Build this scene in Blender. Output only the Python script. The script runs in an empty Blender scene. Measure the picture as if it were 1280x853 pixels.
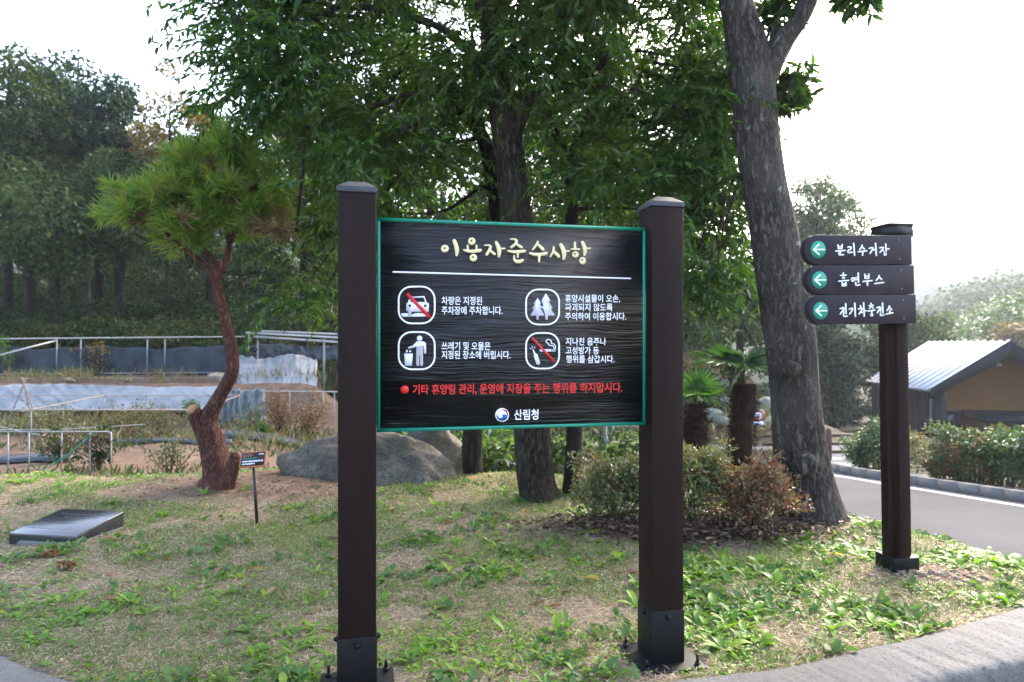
import bpy, math, random
import numpy as np
from mathutils import Vector, Matrix, noise as mnoise
R = np.random.default_rng(7)
random.seed(7)
C = bpy.context.scene.collection
F = 853.333          # focal length in photo pixels (24 mm on 36 mm)
HC = 1.4             # camera height
HY = 430.5           # horizon row
def at(px, py, Y):
    return np.array(((px-640)/F*Y, Y, HC+(HY-py)/F*Y))
rad = math.radians
def sstep(a, b, x):
    t = np.clip((x-a)/(b-a), 0, 1); return t*t*(3-2*t)

# ------------------------------------------------------------------ objects
def mesh_from(name, V, Fs, smooth=False):
    """Fs: list of (M,k) int arrays"""
    me = bpy.data.meshes.new(name)
    V = np.asarray(V, dtype=np.float32)
    me.vertices.add(len(V)); me.vertices.foreach_set('co', V.ravel())
    idx = np.concatenate([f.ravel() for f in Fs]).astype(np.int32)
    cnt = np.concatenate([np.full(len(f), f.shape[1], dtype=np.int32) for f in Fs])
    st = np.concatenate([[0], np.cumsum(cnt)[:-1]]).astype(np.int32)
    me.loops.add(len(idx)); me.loops.foreach_set('vertex_index', idx)
    me.polygons.add(len(cnt)); me.polygons.foreach_set('loop_start', st); me.polygons.foreach_set('loop_total', cnt)
    me.update(calc_edges=True)
    if smooth: me.polygons.foreach_set('use_smooth', np.ones(len(cnt), dtype=bool))
    me.validate()
    return me

class MB:
    def __init__(s): s.V = []; s.F = {}; s.n = 0
    def add(s, V, F):
        V = np.asarray(V, dtype=np.float64).reshape(-1, 3)
        if not isinstance(F, list): F = [F]
        for f in F:
            f = np.asarray(f)
            if f.ndim == 1: f = f[None]
            s.F.setdefault(f.shape[1], []).append(f+s.n)
        s.V.append(V); s.n += len(V); return s
    def box(s, a, b, M=None):
        x0, y0, z0 = a; x1, y1, z1 = b
        V = np.array([(x0,y0,z0),(x1,y0,z0),(x1,y1,z0),(x0,y1,z0),(x0,y0,z1),(x1,y0,z1),(x1,y1,z1),(x0,y1,z1)], float)
        if M is not None: V = V@np.array(M.to_3x3()).T+np.array(M.translation)
        return s.add(V, np.array([(0,3,2,1),(4,5,6,7),(0,1,5,4),(1,2,6,5),(2,3,7,6),(3,0,4,7)]))
    def tube(s, pts, r, seg=10, rough=0, samples=None, caps=True, ridge=0, seed=0):
        V, Fs = tube(pts, r, seg, rough, samples, ridge, seed)
        s.add(V, Fs if caps else Fs[:1]); return s
    def prism(s, poly, z0, z1, axis='z'):
        P = np.asarray(poly, float); n = len(P)
        def lift(h):
            if axis == 'z': return np.c_[P, np.full(n, h)]
            if axis == 'y': return np.c_[P[:, 0], np.full(n, h), P[:, 1]]
            return np.c_[np.full(n, h), P]
        V = np.r_[lift(z0), lift(z1)]
        i = np.arange(n); j = (i+1) % n
        s.add(V, [np.c_[i, j, j+n, i+n], i[::-1].copy(), (i+n)])
        return s
    def build(s, name, mat=None, parent=None, smooth=False, bevel=0, seg=2):
        V = np.concatenate(s.V)
        Fs = [np.concatenate(f) for f in s.F.values()]
        me = mesh_from(name, V, Fs, smooth)
        o = bpy.data.objects.new(name, me); C.objects.link(o)
        if mat: me.materials.append(mat)
        if parent is not None: o.parent = parent
        if bevel:
            m = o.modifiers.new('b', 'BEVEL'); m.width = bevel; m.segments = seg; m.limit_method = 'ANGLE'; m.angle_limit = rad(35)
        return o
def recalc(o):
    import bmesh
    bm = bmesh.new(); bm.from_mesh(o.data); bmesh.ops.recalc_face_normals(bm, faces=bm.faces); bm.to_mesh(o.data); bm.free(); return o

def catmull(P, n):
    P = np.asarray(P, float)
    if len(P) == 2:
        t = np.linspace(0, 1, n)[:, None]; return P[0]*(1-t)+P[1]*t
    Q = np.r_[[2*P[0]-P[1]], P, [2*P[-1]-P[-2]]]
    u = np.linspace(0, len(P)-1, n); k = np.minimum(u.astype(int), len(P)-2); t = (u-k)[:, None]
    a, b, c, d = Q[k], Q[k+1], Q[k+2], Q[k+3]
    return .5*(2*b+(c-a)*t+(2*a-5*b+4*c-d)*t*t+(3*b-a-3*c+d)*t**3)
def nz(p, s=1., off=0.):
    return mnoise.noise((p[0]*s+off, p[1]*s+off*1.7, p[2]*s-off))
def tube(pts, r, seg=10, rough=0, samples=None, ridge=0, seed=0):
    pts = np.asarray(pts, float); r = np.broadcast_to(np.asarray(r, float), (len(pts),))
    if samples:
        A = catmull(np.c_[pts, r], samples); pts, r = A[:, :3], np.maximum(A[:, 3], .0008)
    n = len(pts)
    T = np.gradient(pts, axis=0); T /= np.linalg.norm(T, axis=1)[:, None]+1e-9
    ref = np.array((1., 0, 0)) if abs(T[0, 0]) < .8 else np.array((0, 1., 0))
    U = np.zeros_like(pts); u = ref-T[0]*(ref@T[0]); u /= np.linalg.norm(u)
    for i in range(n):
        u = u-T[i]*(u@T[i]); u /= np.linalg.norm(u); U[i] = u
    W = np.cross(T, U)
    th = np.arange(seg)/seg*2*math.pi
    rr = np.repeat(r[:, None], seg, 1)
    if rough or ridge:
        for i in range(n):
            for j in range(seg):
                q = (math.cos(th[j])*1.3+seed, math.sin(th[j])*1.3, i/n*5+seed)
                rr[i, j] *= 1+rough*nz(q, 1.2)+ridge*nz((math.cos(th[j])*5, math.sin(th[j])*5, i/n*3+seed), 1.6)
    V = (pts[:, None]+rr[..., None]*(np.cos(th)[None, :, None]*U[:, None]+np.sin(th)[None, :, None]*W[:, None])).reshape(-1, 3)
    i, j = np.meshgrid(np.arange(n-1), np.arange(seg), indexing='ij'); i = i.ravel(); j = j.ravel(); k = (j+1) % seg
    Fq = np.c_[i*seg+j, i*seg+k, (i+1)*seg+k, (i+1)*seg+j]
    return V, [Fq, np.arange(seg)[::-1].copy(), np.arange(seg)+(n-1)*seg]

def empty(name, loc=(0, 0, 0), rz=0, label=None, cat=None, group=None):
    o = bpy.data.objects.new(name, None); C.objects.link(o); o.location = Vector([float(v) for v in loc]); o.rotation_euler = (0, 0, rz)
    o.empty_display_size = .1
    if label: tag(o, label, cat, group)
    return o
def tag(o, label, cat, group=None, kind=None):
    o['label'] = label; o['category'] = cat
    if group: o['group'] = group
    if kind: o['kind'] = kind
    return o
def struct(o): o['kind'] = 'structure'; return o
def stuff(o, label, cat): o['kind'] = 'stuff'; o['label'] = label; o['category'] = cat; return o

# ------------------------------------------------------------------ materials
class NT:
    def __init__(s, name):
        s.m = bpy.data.materials.new(name); s.m.use_nodes = True; s.t = s.m.node_tree
        s.t.nodes.clear(); s.out = s.n('ShaderNodeOutputMaterial')
    def n(s, typ, **kw):
        x = s.t.nodes.new(typ)
        for k, v in kw.items():
            if k.startswith('i_'): x.inputs[k[2:].replace('_', ' ')].default_value = v
            else: setattr(x, k, v)
        return x
    def l(s, a, b): s.t.links.new(a, b)
    def coord(s, scale=(1, 1, 1), kind='Object', rot=(0, 0, 0)):
        c = s.n('ShaderNodeTexCoord'); m = s.n('ShaderNodeMapping'); m.inputs['Scale'].default_value = scale; m.inputs['Rotation'].default_value = rot
        s.l(c.outputs[kind], m.inputs['Vector']); return m.outputs[0]
    def noise(s, vec, scale=5, detail=4, rough=.55, dist=0):
        x = s.n('ShaderNodeTexNoise'); x.inputs['Scale'].default_value = scale; x.inputs['Detail'].default_value = detail
        x.inputs['Roughness'].default_value = rough; x.inputs['Distortion'].default_value = dist
        if vec is not None: s.l(vec, x.inputs['Vector'])
        return x.outputs['Fac']
    def ramp(s, fac, stops, interp='LINEAR'):
        x = s.n('ShaderNodeValToRGB'); x.color_ramp.interpolation = interp; e = x.color_ramp.elements
        while len(e) < len(stops): e.new(.5)
        for k, (p, c) in enumerate(stops):
            e[k].position = p; e[k].color = (*c, 1) if not isinstance(c, (int, float)) else (c, c, c, 1)
        s.l(fac, x.inputs[0]); return x.outputs[0]
    def mix(s, f, a, b, mode='MIX'):
        x = s.n('ShaderNodeMix', data_type='RGBA', blend_type=mode)
        for sock, v in ((x.inputs[0], f), (x.inputs[6], a), (x.inputs[7], b)):
            if hasattr(v, 'is_linked'): s.l(v, sock)
            elif isinstance(v, (int, float)): sock.default_value = v if sock == x.inputs[0] else (v, v, v, 1)
            else: sock.default_value = (*v, 1)
        return x.outputs[2]
    def math(s, op, a, b=0.):
        x = s.n('ShaderNodeMath', operation=op)
        for k, v in enumerate((a, b)):
            if hasattr(v, 'is_linked'): s.l(v, x.inputs[k])
            else: x.inputs[k].default_value = v
        return x.outputs[0]
    def bump(s, h, strength=.5, dist=.02, normal=None):
        x = s.n('ShaderNodeBump'); x.inputs['Strength'].default_value = strength; x.inputs['Distance'].default_value = dist
        s.l(h, x.inputs['Height'])
        if normal is not None: s.l(normal, x.inputs['Normal'])
        return x.outputs[0]
    def pbr(s, col, rough=.6, spec=.4, metal=0, normal=None):
        p = s.n('ShaderNodeBsdfPrincipled')
        if hasattr(col, 'is_linked'): s.l(col, p.inputs['Base Color'])
        else: p.inputs['Base Color'].default_value = (*col, 1)
        if hasattr(rough, 'is_linked'): s.l(rough, p.inputs['Roughness'])
        else: p.inputs['Roughness'].default_value = rough
        p.inputs['Specular IOR Level'].default_value = spec; p.inputs['Metallic'].default_value = metal
        if normal is not None: s.l(normal, p.inputs['Normal'])
        return p.outputs[0]
    def done(s, shader): s.l(shader, s.out.inputs[0]); return s.m

def m_plain(name, col, rough=.6, spec=.4, metal=0, var=.25, scale=12, bump=0., bd=.002):
    n = NT(name); v = n.coord(); f = n.noise(v, scale, 5)
    c = n.mix(f, tuple(x*(1-var) for x in col), tuple(min(1, x*(1+var)) for x in col))
    nb = n.bump(n.noise(v, scale*6, 4), bump, bd) if bump else None
    return n.done(n.pbr(c, rough, spec, metal, nb))
def m_leaf(name, cols, trans=.35, rough=.45, spec=.35, patch=None, pscale=1.2, pamt=.5):
    n = NT(name); g = n.n('ShaderNodeNewGeometry')
    k = len(cols)
    c = n.ramp(g.outputs['Random Per Island'], [(i/max(1, k-1), cols[i]) for i in range(k)])
    if patch:
        f = n.ramp(n.noise(n.coord(), pscale, 3), [(.5, 0.), (.68, 1.)])
        c = n.mix(n.math('MULTIPLY', f, pamt), c, patch)
    p = n.pbr(c, rough, spec)
    if trans:
        t = n.n('ShaderNodeBsdfTranslucent'); n.l(n.mix(.5, c, n.mix(1., c, (2.2, 2.3, .7), 'MULTIPLY')), t.inputs[0])
        x = n.n('ShaderNodeMixShader'); x.inputs[0].default_value = trans; n.l(p, x.inputs[1]); n.l(t.outputs[0], x.inputs[2]); p = x.outputs[0]
    return n.done(p)
def m_bark(name, dark, light, moss=None, sx=26, sz=3.2, mosslo=.62, lichen=False):
    n = NT(name); c0 = n.n('ShaderNodeTexCoord'); wn = n.n('ShaderNodeTexNoise'); wn.inputs['Scale'].default_value = 9; wn.inputs['Detail'].default_value = 3
    n.l(c0.outputs['Object'], wn.inputs['Vector'])
    va = n.n('ShaderNodeVectorMath', operation='MULTIPLY_ADD'); n.l(wn.outputs['Color'], va.inputs[0]); va.inputs[1].default_value = (.05, .05, .10); n.l(c0.outputs['Object'], va.inputs[2])
    mp = n.n('ShaderNodeMapping'); mp.inputs['Scale'].default_value = (sx*1.5, sx*1.5, sz*1.5); n.l(va.outputs[0], mp.inputs['Vector']); v = mp.outputs[0]
    f = n.noise(v, 1, 6, .62, .6); g = n.noise(v, 2.7, 4, .6)
    r = n.math('ABSOLUTE', n.math('SUBTRACT', f, .5)); e = n.ramp(r, [(.0, 0.), (.13, 1.)])
    vo = n.n('ShaderNodeTexVoronoi', feature='DISTANCE_TO_EDGE'); n.l(v, vo.inputs['Vector']); vo.inputs['Scale'].default_value = .8
    e2 = n.ramp(vo.outputs['Distance'], [(0., .35), (.16, 1.)])
    h = n.math('MULTIPLY', n.math('MULTIPLY', e, e2), n.math('ADD', g, .35))
    c = n.ramp(h, [(.05, dark), (.7, light)])
    big = n.noise(n.coord(), 2.2, 3)
    c = n.mix(n.ramp(big, [(.4, 0.), (.7, .5)]), c, n.mix(.5, c, tuple(x*1.3 for x in light)))
    if moss:
        c = n.mix(n.ramp(n.noise(n.coord((1, 1, .5)), 3.1, 5), [(mosslo, 0.), (mosslo+.14, .7)]), c, moss)
    if lichen:
        c = n.mix(n.ramp(n.noise(n.coord(), 9, 4), [(.66, 0.), (.71, .6)]), c, (.30, .31, .29))
    return n.done(n.pbr(c, .88, .15, 0, n.bump(h, 1., .02)))

def m_board():
    n = NT('board_wood')
    warp = n.noise(n.coord((1.6, 1, 3.2)), 1.6, 3, .5)
    c = n.n('ShaderNodeTexCoord'); sep = n.n('ShaderNodeSeparateXYZ'); n.l(c.outputs['Object'], sep.inputs[0])
    z = n.math('ADD', sep.outputs['Z'], n.math('MULTIPLY', warp, .06))
    comb = n.n('ShaderNodeCombineXYZ'); n.l(n.math('MULTIPLY', sep.outputs['X'], .028), comb.inputs[0]); n.l(z, comb.inputs[2])
    f1 = n.noise(comb.outputs[0], 105, 2, .5); f2 = n.noise(comb.outputs[0], 230, 2, .5)
    comb2 = n.n('ShaderNodeCombineXYZ'); n.l(n.math('MULTIPLY', sep.outputs['X'], .09), comb2.inputs[0]); n.l(z, comb2.inputs[2])
    h = n.math('ADD', n.ramp(f1, [(.36, 0.), (.64, 1.)]), n.math('MULTIPLY', f2, .45))
    zone = n.ramp(n.noise(n.coord((.5, 1, 3.4)), 1.9, 2), [(.38, .05), (.62, 1.)])
    h = n.math('MULTIPLY', h, zone)
    col = n.mix(n.ramp(h, [(.3, 0.), (1.1, 1.)]), (.0052, .0044, .0046), (.018, .0145, .0145))
    return n.done(n.pbr(col, .30, .5, 0, n.bump(h, 1., .010)))
def m_post(name, col, axis_z=True, rough=.5):
    n = NT(name); v = n.coord((9, 9, .7)); f = n.noise(v, 7, 5, .6)
    c = n.mix(f, tuple(x*.75 for x in col), tuple(x*1.3 for x in col))
    sp = n.ramp(n.noise(n.coord(), 90, 2), [(.74, 0.), (.78, .5)])
    c = n.mix(sp, c, (.12, .10, .09)); c = n.mix(n.ramp(n.noise(n.coord((3, 3, .5)), 3, 5, .7), [(.5, 0.), (.75, .5)]), c, tuple(x*2.0 for x in col))
    return n.done(n.pbr(c, rough, .13, 0, n.bump(f, .25, .002)))
def m_concrete(name, col=(.30, .29, .27)):
    n = NT(name); v = n.coord(); f = n.noise(v, 3.5, 6, .65); g = n.noise(v, 60, 5, .7)
    c = n.mix(f, tuple(x*.62 for x in col), tuple(x*1.18 for x in col))
    c = n.mix(n.ramp(g, [(.34, .75), (.5, 0.)]), c, tuple(x*.35 for x in col)); c = n.mix(n.ramp(n.noise(v, 1.1, 4), [(.45, 0.), (.65, .5)]), c, tuple(x*.6 for x in col))
    c = n.mix(n.ramp(n.noise(v, 9, 4), [(.58, 0.), (.75, .45)]), c, (.12, .12, .085))
    pit = n.n('ShaderNodeTexVoronoi'); n.l(v, pit.inputs['Vector']); pit.inputs['Scale'].default_value = 42
    pr = n.ramp(pit.outputs['Distance'], [(.0, 0.), (.22, 1.)])
    h = n.math('ADD', n.math('MULTIPLY', g, .8), n.math('MULTIPLY', pr, .7))
    return n.done(n.pbr(c, .88, .25, 0, n.bump(h, .8, .008)))
def m_asphalt():
    n = NT('asphalt'); v = n.coord(); f = n.noise(v, .6, 5); g = n.noise(v, 150, 3, .7)
    c = n.mix(n.ramp(f, [(.3, 0.), (.7, 1.)]), (.040, .041, .045), (.066, .067, .071)); c = n.mix(n.ramp(g, [(.4, 0.), (.7, .6)]), c, (.10, .10, .10))
    return n.done(n.pbr(c, .95, .08, 0, n.bump(g, .5, .004)))
def m_ground():
    n = NT('ground_soil'); v = n.coord()
    a = n.n('ShaderNodeVertexColor', layer_name='zones'); s = n.n('ShaderNodeSeparateColor'); n.l(a.outputs[0], s.inputs[0])
    big = n.noise(v, 1.3, 5); fine = n.noise(v, 28, 6, .7); fib = n.noise(v, 120, 4, .7)
    lawn = n.mix(big, (.20, .15, .10), (.29, .225, .155))
    lawn = n.mix(n.ramp(n.noise(v, 2.1, 4), [(.46, 0.), (.62, .6)]), lawn, (.085, .10, .035))
    lawn = n.mix(n.ramp(fine, [(.35, .6), (.55, 0.)]), lawn, (.075, .055, .038))
    lawn = n.mix(n.ramp(fib, [(.5, 0.), (.68, .6)]), lawn, (.44, .37, .27))
    soil = n.mix(fine, (.085, .052, .034), (.185, .122, .082))
    soil = n.mix(n.ramp(n.noise(v, 5, 4), [(.5, 0.), (.7, .5)]), soil, (.28, .20, .14))
    lit = n.mix(fine, (.012, .010, .006), (.05, .038, .02))
    lit = n.mix(n.ramp(n.noise(v, 2.5, 4), [(.48, 0.), (.6, .7)]), lit, (.02, .03, .012))
    pav = n.mix(fine, (.15, .15, .145), (.22, .215, .21))
    c = n.mix(s.outputs[0], lawn, soil); c = n.mix(s.outputs[1], c, lit); c = n.mix(s.outputs[2], c, pav)
    h = n.math('ADD', fine, n.math('MULTIPLY', fib, .5))
    return n.done(n.pbr(c, .92, .15, 0, n.bump(h, .9, .02)))
def m_rock(name, dark, light, moss=None, sc=2.2):
    n = NT(name); v = n.coord(); f = n.noise(v, sc, 7, .65); g = n.noise(v, sc*9, 6, .75)
    c = n.mix(n.ramp(f, [(.3, 0.), (.7, 1.)]), dark, light); c = n.mix(n.ramp(g, [(.42, .6), (.55, 0.)]), c, tuple(x*.5 for x in dark))
    if moss: c = n.mix(n.ramp(n.noise(v, sc*1.4, 4), [(.5, 0.), (.66, .7)]), c, moss)
    return n.done(n.pbr(c, .88, .25, 0, n.bump(n.math('ADD', f, n.math('MULTIPLY', g, .3)), .8, .04)))
def m_cloth(name, a, b, rough=.6):
    n = NT(name); v = n.coord(); f = n.noise(v, 1.6, 5, .6)
    c = n.mix(n.ramp(f, [(.35, 0.), (.65, 1.)]), a, b)
    return n.done(n.pbr(c, rough, .4, 0, n.bump(n.noise(n.coord((1, 1, .35)), 4, 4), .6, .05)))

M = dict(
    board=m_board(), post=m_post('brown_post_paint', (.0115, .0054, .0042), rough=.6), dpost=m_post('dark_post_paint', (.0145, .0070, .0056), rough=.6),
    steel=m_plain('black_steel', (.0045, .0045, .005), .5, .22, 0, .4, 20, .2), cap=m_plain('cap_paint', (.008, .008, .010), .5, .3, 0, .4, 25, .2),
    green=m_plain('green_paint', (.004, .20, .125), .4, .45, 0, .12, 9), cream=m_plain('cream_paint', (.72, .62, .34), .5, .4, 0, .08),
    white=m_plain('white_paint', (.78, .78, .80), .5, .4, 0, .05), pict=m_plain('pale_blue_paint', (.66, .68, .82), .5, .4, 0, .05), red=m_plain('red_paint', (.55, .018, .02), .45, .4, 0, .08),
    rim=m_plain('worn_rim_paint', (.035, .037, .048), .45, .4, 0, .8, 40),
    dot=m_plain('red_dot_paint', (.62, .02, .015), .45), blue=m_plain('blue_paint', (.012, .09, .36), .45), wine=m_plain('wine_paint', (.30, .02, .05), .45),
    dboard=m_post('grey_brown_board', (.026, .0205, .0255), rough=.45), mint=m_plain('mint_green_paint', (.008, .27, .17), .45, .4, 0, .06),
    granite=m_plain('polished_granite', (.022, .024, .029), .2, .8, 0, .3, 60), engr=m_plain('engraved_stone', (.10, .10, .11), .7),
    orange=m_plain('orange_frame_paint', (.42, .13, .05), .6), black=m_plain('black_plate', (.012, .012, .012), .5),
    ground=m_ground(), asphalt=m_asphalt(), conc=m_concrete('kerb_concrete', (.150, .145, .136)), conc2=m_concrete('road_kerb_concrete', (.17, .166, .162)), line=m_plain('road_paint', (.42, .42, .41), .8, .2, 0, .3, 3),
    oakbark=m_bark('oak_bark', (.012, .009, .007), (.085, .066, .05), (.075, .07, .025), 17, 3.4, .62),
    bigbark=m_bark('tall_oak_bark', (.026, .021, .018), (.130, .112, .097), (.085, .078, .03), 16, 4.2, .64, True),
    darkbark=m_bark('dark_bark', (.012, .009, .007), (.04, .031, .024), None, 10, 2), pinebark=m_bark('pine_bark', (.045, .018, .013), (.19, .085, .062), None, 20, 8),  # darkbark: darker, moss-free bark for the wood trees and slim oaks
    cut=m_plain('cut_wood', (.30, .17, .09), .8, .2, 0, .3, 20),
    oak=m_leaf('oak_leaf', [(.011, .034, .006), (.021, .060, .009), (.036, .088, .012), (.068, .138, .02)], .42, .38, .45, (.11, .10, .012), 1.1, .30),
    oak2=m_leaf('tall_oak_leaf', [(.012, .036, .010), (.026, .066, .014), (.05, .11, .020)], .42, .4, .4),
    forest=m_leaf('forest_leaf', [(.009, .025, .007), (.020, .046, .011), (.045, .080, .018)], .22, .6, .15, (.06, .055, .014), .35, .4),
    forest2=m_leaf('grey_green_leaf', [(.022, .044, .014), (.042, .070, .022), (.072, .104, .032)], .25, .6, .15),
    conifer=m_leaf('conifer_leaf', [(.007, .024, .013), (.015, .040, .021), (.027, .058, .029)], .15, .6, .15),
    autumn=m_leaf('autumn_leaf', [(.06, .065, .02), (.13, .10, .025), (.16, .085, .025)], .35),
    shade=m_leaf('understory_leaf', [(.007, .018, .007), (.015, .032, .010), (.032, .060, .015)], .3, .6, .15, (.09, .05, .015), .5, .3),
    bright=m_leaf('light_green_leaf', [(.03, .07, .015), (.06, .12, .02), (.10, .16, .03)], .45),  # lighter, yellower green than the forest leaves
    needle=m_leaf('pine_needle', [(.06, .14, .026), (.12, .215, .03), (.24, .30, .05)], .4, .4, .4, (.30, .25, .05), 3.4, .45),
    deadneedle=m_leaf('dead_needle', [(.09, .05, .028), (.16, .09, .04), (.25, .18, .08)], .15),
    bush=m_leaf('bush_leaf', [(.12, .045, .03), (.075, .11, .03), (.11, .15, .05), (.15, .17, .08), (.20, .11, .07)], .3, .35, .5, (.26, .07, .04), 3., .35),
    bush2=m_leaf('red_bush_leaf', [(.15, .035, .022), (.19, .085, .05), (.11, .10, .04), (.20, .14, .09)], .3, .35, .5),
    stem=m_plain('twig_bark', (.10, .065, .045), .85, .2, 0, .4, 30), palm=m_leaf('palm_leaf', [(.03, .085, .014), (.05, .13, .018), (.08, .17, .03)], .4, .4, .4),
    palmdark=m_leaf('shaded_palm_leaf', [(.012, .036, .012), (.024, .06, .018)], .4), palmbark=m_plain('palm_fibre', (.042, .026, .016), .95, .1, 0, .6, 30, 1., .03),  # palmdark: darker copy of the palm leaf, its shade put into the colour
    weed=m_leaf('weed_leaf', [(.06, .155, .010), (.095, .215, .012), (.15, .275, .018), (.20, .30, .03)], .4, .45, .4),
    weedfine=m_leaf('fine_weed_leaf', [(.045, .10, .025), (.07, .14, .035), (.11, .18, .05)], .35, .5, .3),
    grass=m_leaf('grass_blade', [(.06, .11, .025), (.09, .15, .035), (.14, .18, .055)], .3, .5, .3), straw=m_leaf('straw_blade', [(.16, .11, .065), (.38, .29, .185), (.56, .46, .33)], .3, .6, .3),
    deadleaf=m_leaf('fallen_leaf', [(.07, .03, .016), (.14, .065, .03), (.22, .11, .04), (.30, .20, .09)], .15, .5, .4), yleaf=m_leaf('yellow_leaf', [(.34, .20, .03), (.42, .30, .05)], .3),
    litter=m_leaf('litter_leaf', [(.04, .024, .017), (.10, .062, .042), (.17, .115, .08)], .1, .6, .3),
    rock=m_rock('boulder_rock', (.045, .038, .030), (.165, .145, .118), (.055, .06, .03), 3.2), stone=m_rock('bank_stone', (.13, .14, .11), (.27, .28, .23), (.10, .12, .05), 3), tan=m_rock('tan_stone', (.20, .15, .11), (.36, .28, .21), None, 9),
    pipe=m_plain('galvanised_pipe', (.20, .21, .215), .5, .4, .3, .25, 8), wpipe=m_plain('whitish_pipe', (.40, .385, .365), .6, .4, 0, .2, 4),
    rust=m_plain('rusty_pipe', (.35, .27, .22), .7, .3, 0, .5, 6), tarp=m_cloth('grey_tarp', (.13, .142, .15), (.23, .24, .25)), tarp2=m_cloth('slate_tarp', (.10, .12, .12), (.19, .21, .21)), net=m_cloth('black_net', (.016, .020, .026), (.045, .055, .068), .8),
    film=m_cloth('black_film', (.02, .021, .024), (.05, .052, .06), .35),
    roof=m_plain('roof_metal', (.50, .51, .53), .38, .5, .25, .08, 3), slate=m_plain('slate_cladding', (.011, .015, .021), .85, .08, 0, .2, 2), tanwall=m_plain('brown_render', (.125, .056, .016), .85, .2, 0, .15, 1.3), glass=m_plain('dark_glass', (.015, .018, .022), .1, .6, 0, .1),
    hedge=m_leaf('hedge_leaf', [(.022, .060, .016), (.04, .09, .024), (.065, .125, .036), (.10, .16, .06)], .25, .35, .5, (.22, .09, .05), .9, .25), hedgered=m_leaf('red_hedge_leaf', [(.22, .06, .04), (.16, .10, .04), (.26, .12, .07)], .3),
    rail=m_plain('brown_rail', (.085, .045, .035), .7, .3, 0, .3, 5), hill=m_plain('hill_wood', (.026, .046, .020), .95, .05, 0, .7, .09), wire=m_plain('green_wire', (.03, .09, .07), .6),
)

# ------------------------------------------------------------------ leaves
def unit(v): return v/(np.linalg.norm(v, axis=-1, keepdims=True)+1e-9)
def leaf_mesh(Cn, D, N, L, W, fold=.18, droop=.12, simple=False):
    D = unit(D); S = unit(np.cross(D, N)); N = np.cross(S, D)
    L = np.broadcast_to(L, (len(Cn),))[:, None]; W = np.broadcast_to(W, (len(Cn),))[:, None]
    if simple:
        V = np.stack([Cn, Cn+.5*L*D+.5*W*S+fold*W*N, Cn+L*D-droop*L*N, Cn+.5*L*D-.5*W*S+fold*W*N], 1)
        b = np.arange(len(Cn))[:, None]*4
        return V.reshape(-1, 3), b+np.array((0, 1, 2, 3))
    V = np.stack([Cn, Cn+.3*L*D+.5*W*S+fold*W*N, Cn+.68*L*D+.36*W*S+fold*.8*W*N-droop*.4*L*N, Cn+L*D-droop*L*N,
                  Cn+.68*L*D-.36*W*S+fold*.8*W*N-droop*.4*L*N, Cn+.3*L*D-.5*W*S+fold*W*N], 1)
    b = np.arange(len(Cn))[:, None]*6
    return V.reshape(-1, 3), np.concatenate([b+np.array((0, 1, 2, 3)), b+np.array((0, 3, 4, 5))])
def rdir(n): return unit(R.normal(size=(n, 3)))
def clump_leaves(cent, rads, n, L, W, flat=.6, simple=True, up=1., down=.25):
    """n leaves per clump, scattered through each clump's volume"""
    cent = np.asarray(cent); k = len(cent); rads = np.broadcast_to(rads, (k,))
    q = rdir(k*n)*(R.random((k*n, 1))**.45)*np.array((1, 1, flat))
    P = np.repeat(cent, n, 0)+q*np.repeat(rads, n)[:, None]
    D = unit(q+rdir(k*n)*.8+np.array((0, 0, -down))); N = unit(rdir(k*n)*.8+np.array((0, 0, up)))
    s = R.uniform(.65, 1.3, k*n)
    return leaf_mesh(P, D, N, L*s, W*s, simple=simple)
def spray_leaves(cent, rads, tw=9, per=16, L=.12, W=.032):
    cent = np.asarray(cent); k = len(cent); rads = np.broadcast_to(rads, (k,))
    n = k*tw
    d = unit(rdir(n)*np.array((1, 1, .55))+np.array((0, 0, -.05))); P0 = np.repeat(cent, tw, 0)+rdir(n)*.12; l = np.repeat(rads, tw)*R.uniform(.6, 1.25, n)
    s = np.linspace(.15, 1, per)[None, :, None]
    P = P0[:, None]+d[:, None]*l[:, None, None]*s+np.array((0, 0, -1.))*(.3*l[:, None, None]*s**2)
    side = unit(np.cross(d, np.array((0, 0, 1.))))[:, None]*np.where(np.arange(per) % 2, 1, -1)[None, :, None]
    D = unit(d[:, None]*.7+side*.8+R.normal(size=(n, per, 3))*.35+np.array((0, 0, -.35)))
    N = unit(R.normal(size=(n, per, 3))*.45+np.array((0, 0, 1.)))
    sc = R.uniform(.7, 1.25, (n, per))
    V, Fq = leaf_mesh(P.reshape(-1, 3), D.reshape(-1, 3), N.reshape(-1, 3), (L*sc).ravel(), (W*sc).ravel(), .2, .2)
    return V, Fq
def inpoly(x, y, P):
    r = False; n = len(P)
    for i in range(n):
        (x0, y0), (x1, y1) = P[i], P[(i+1) % n]
        if (y0 > y) != (y1 > y) and x < (x1-x0)*(y-y0)/(y1-y0)+x0: r = not r
    return r

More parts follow.
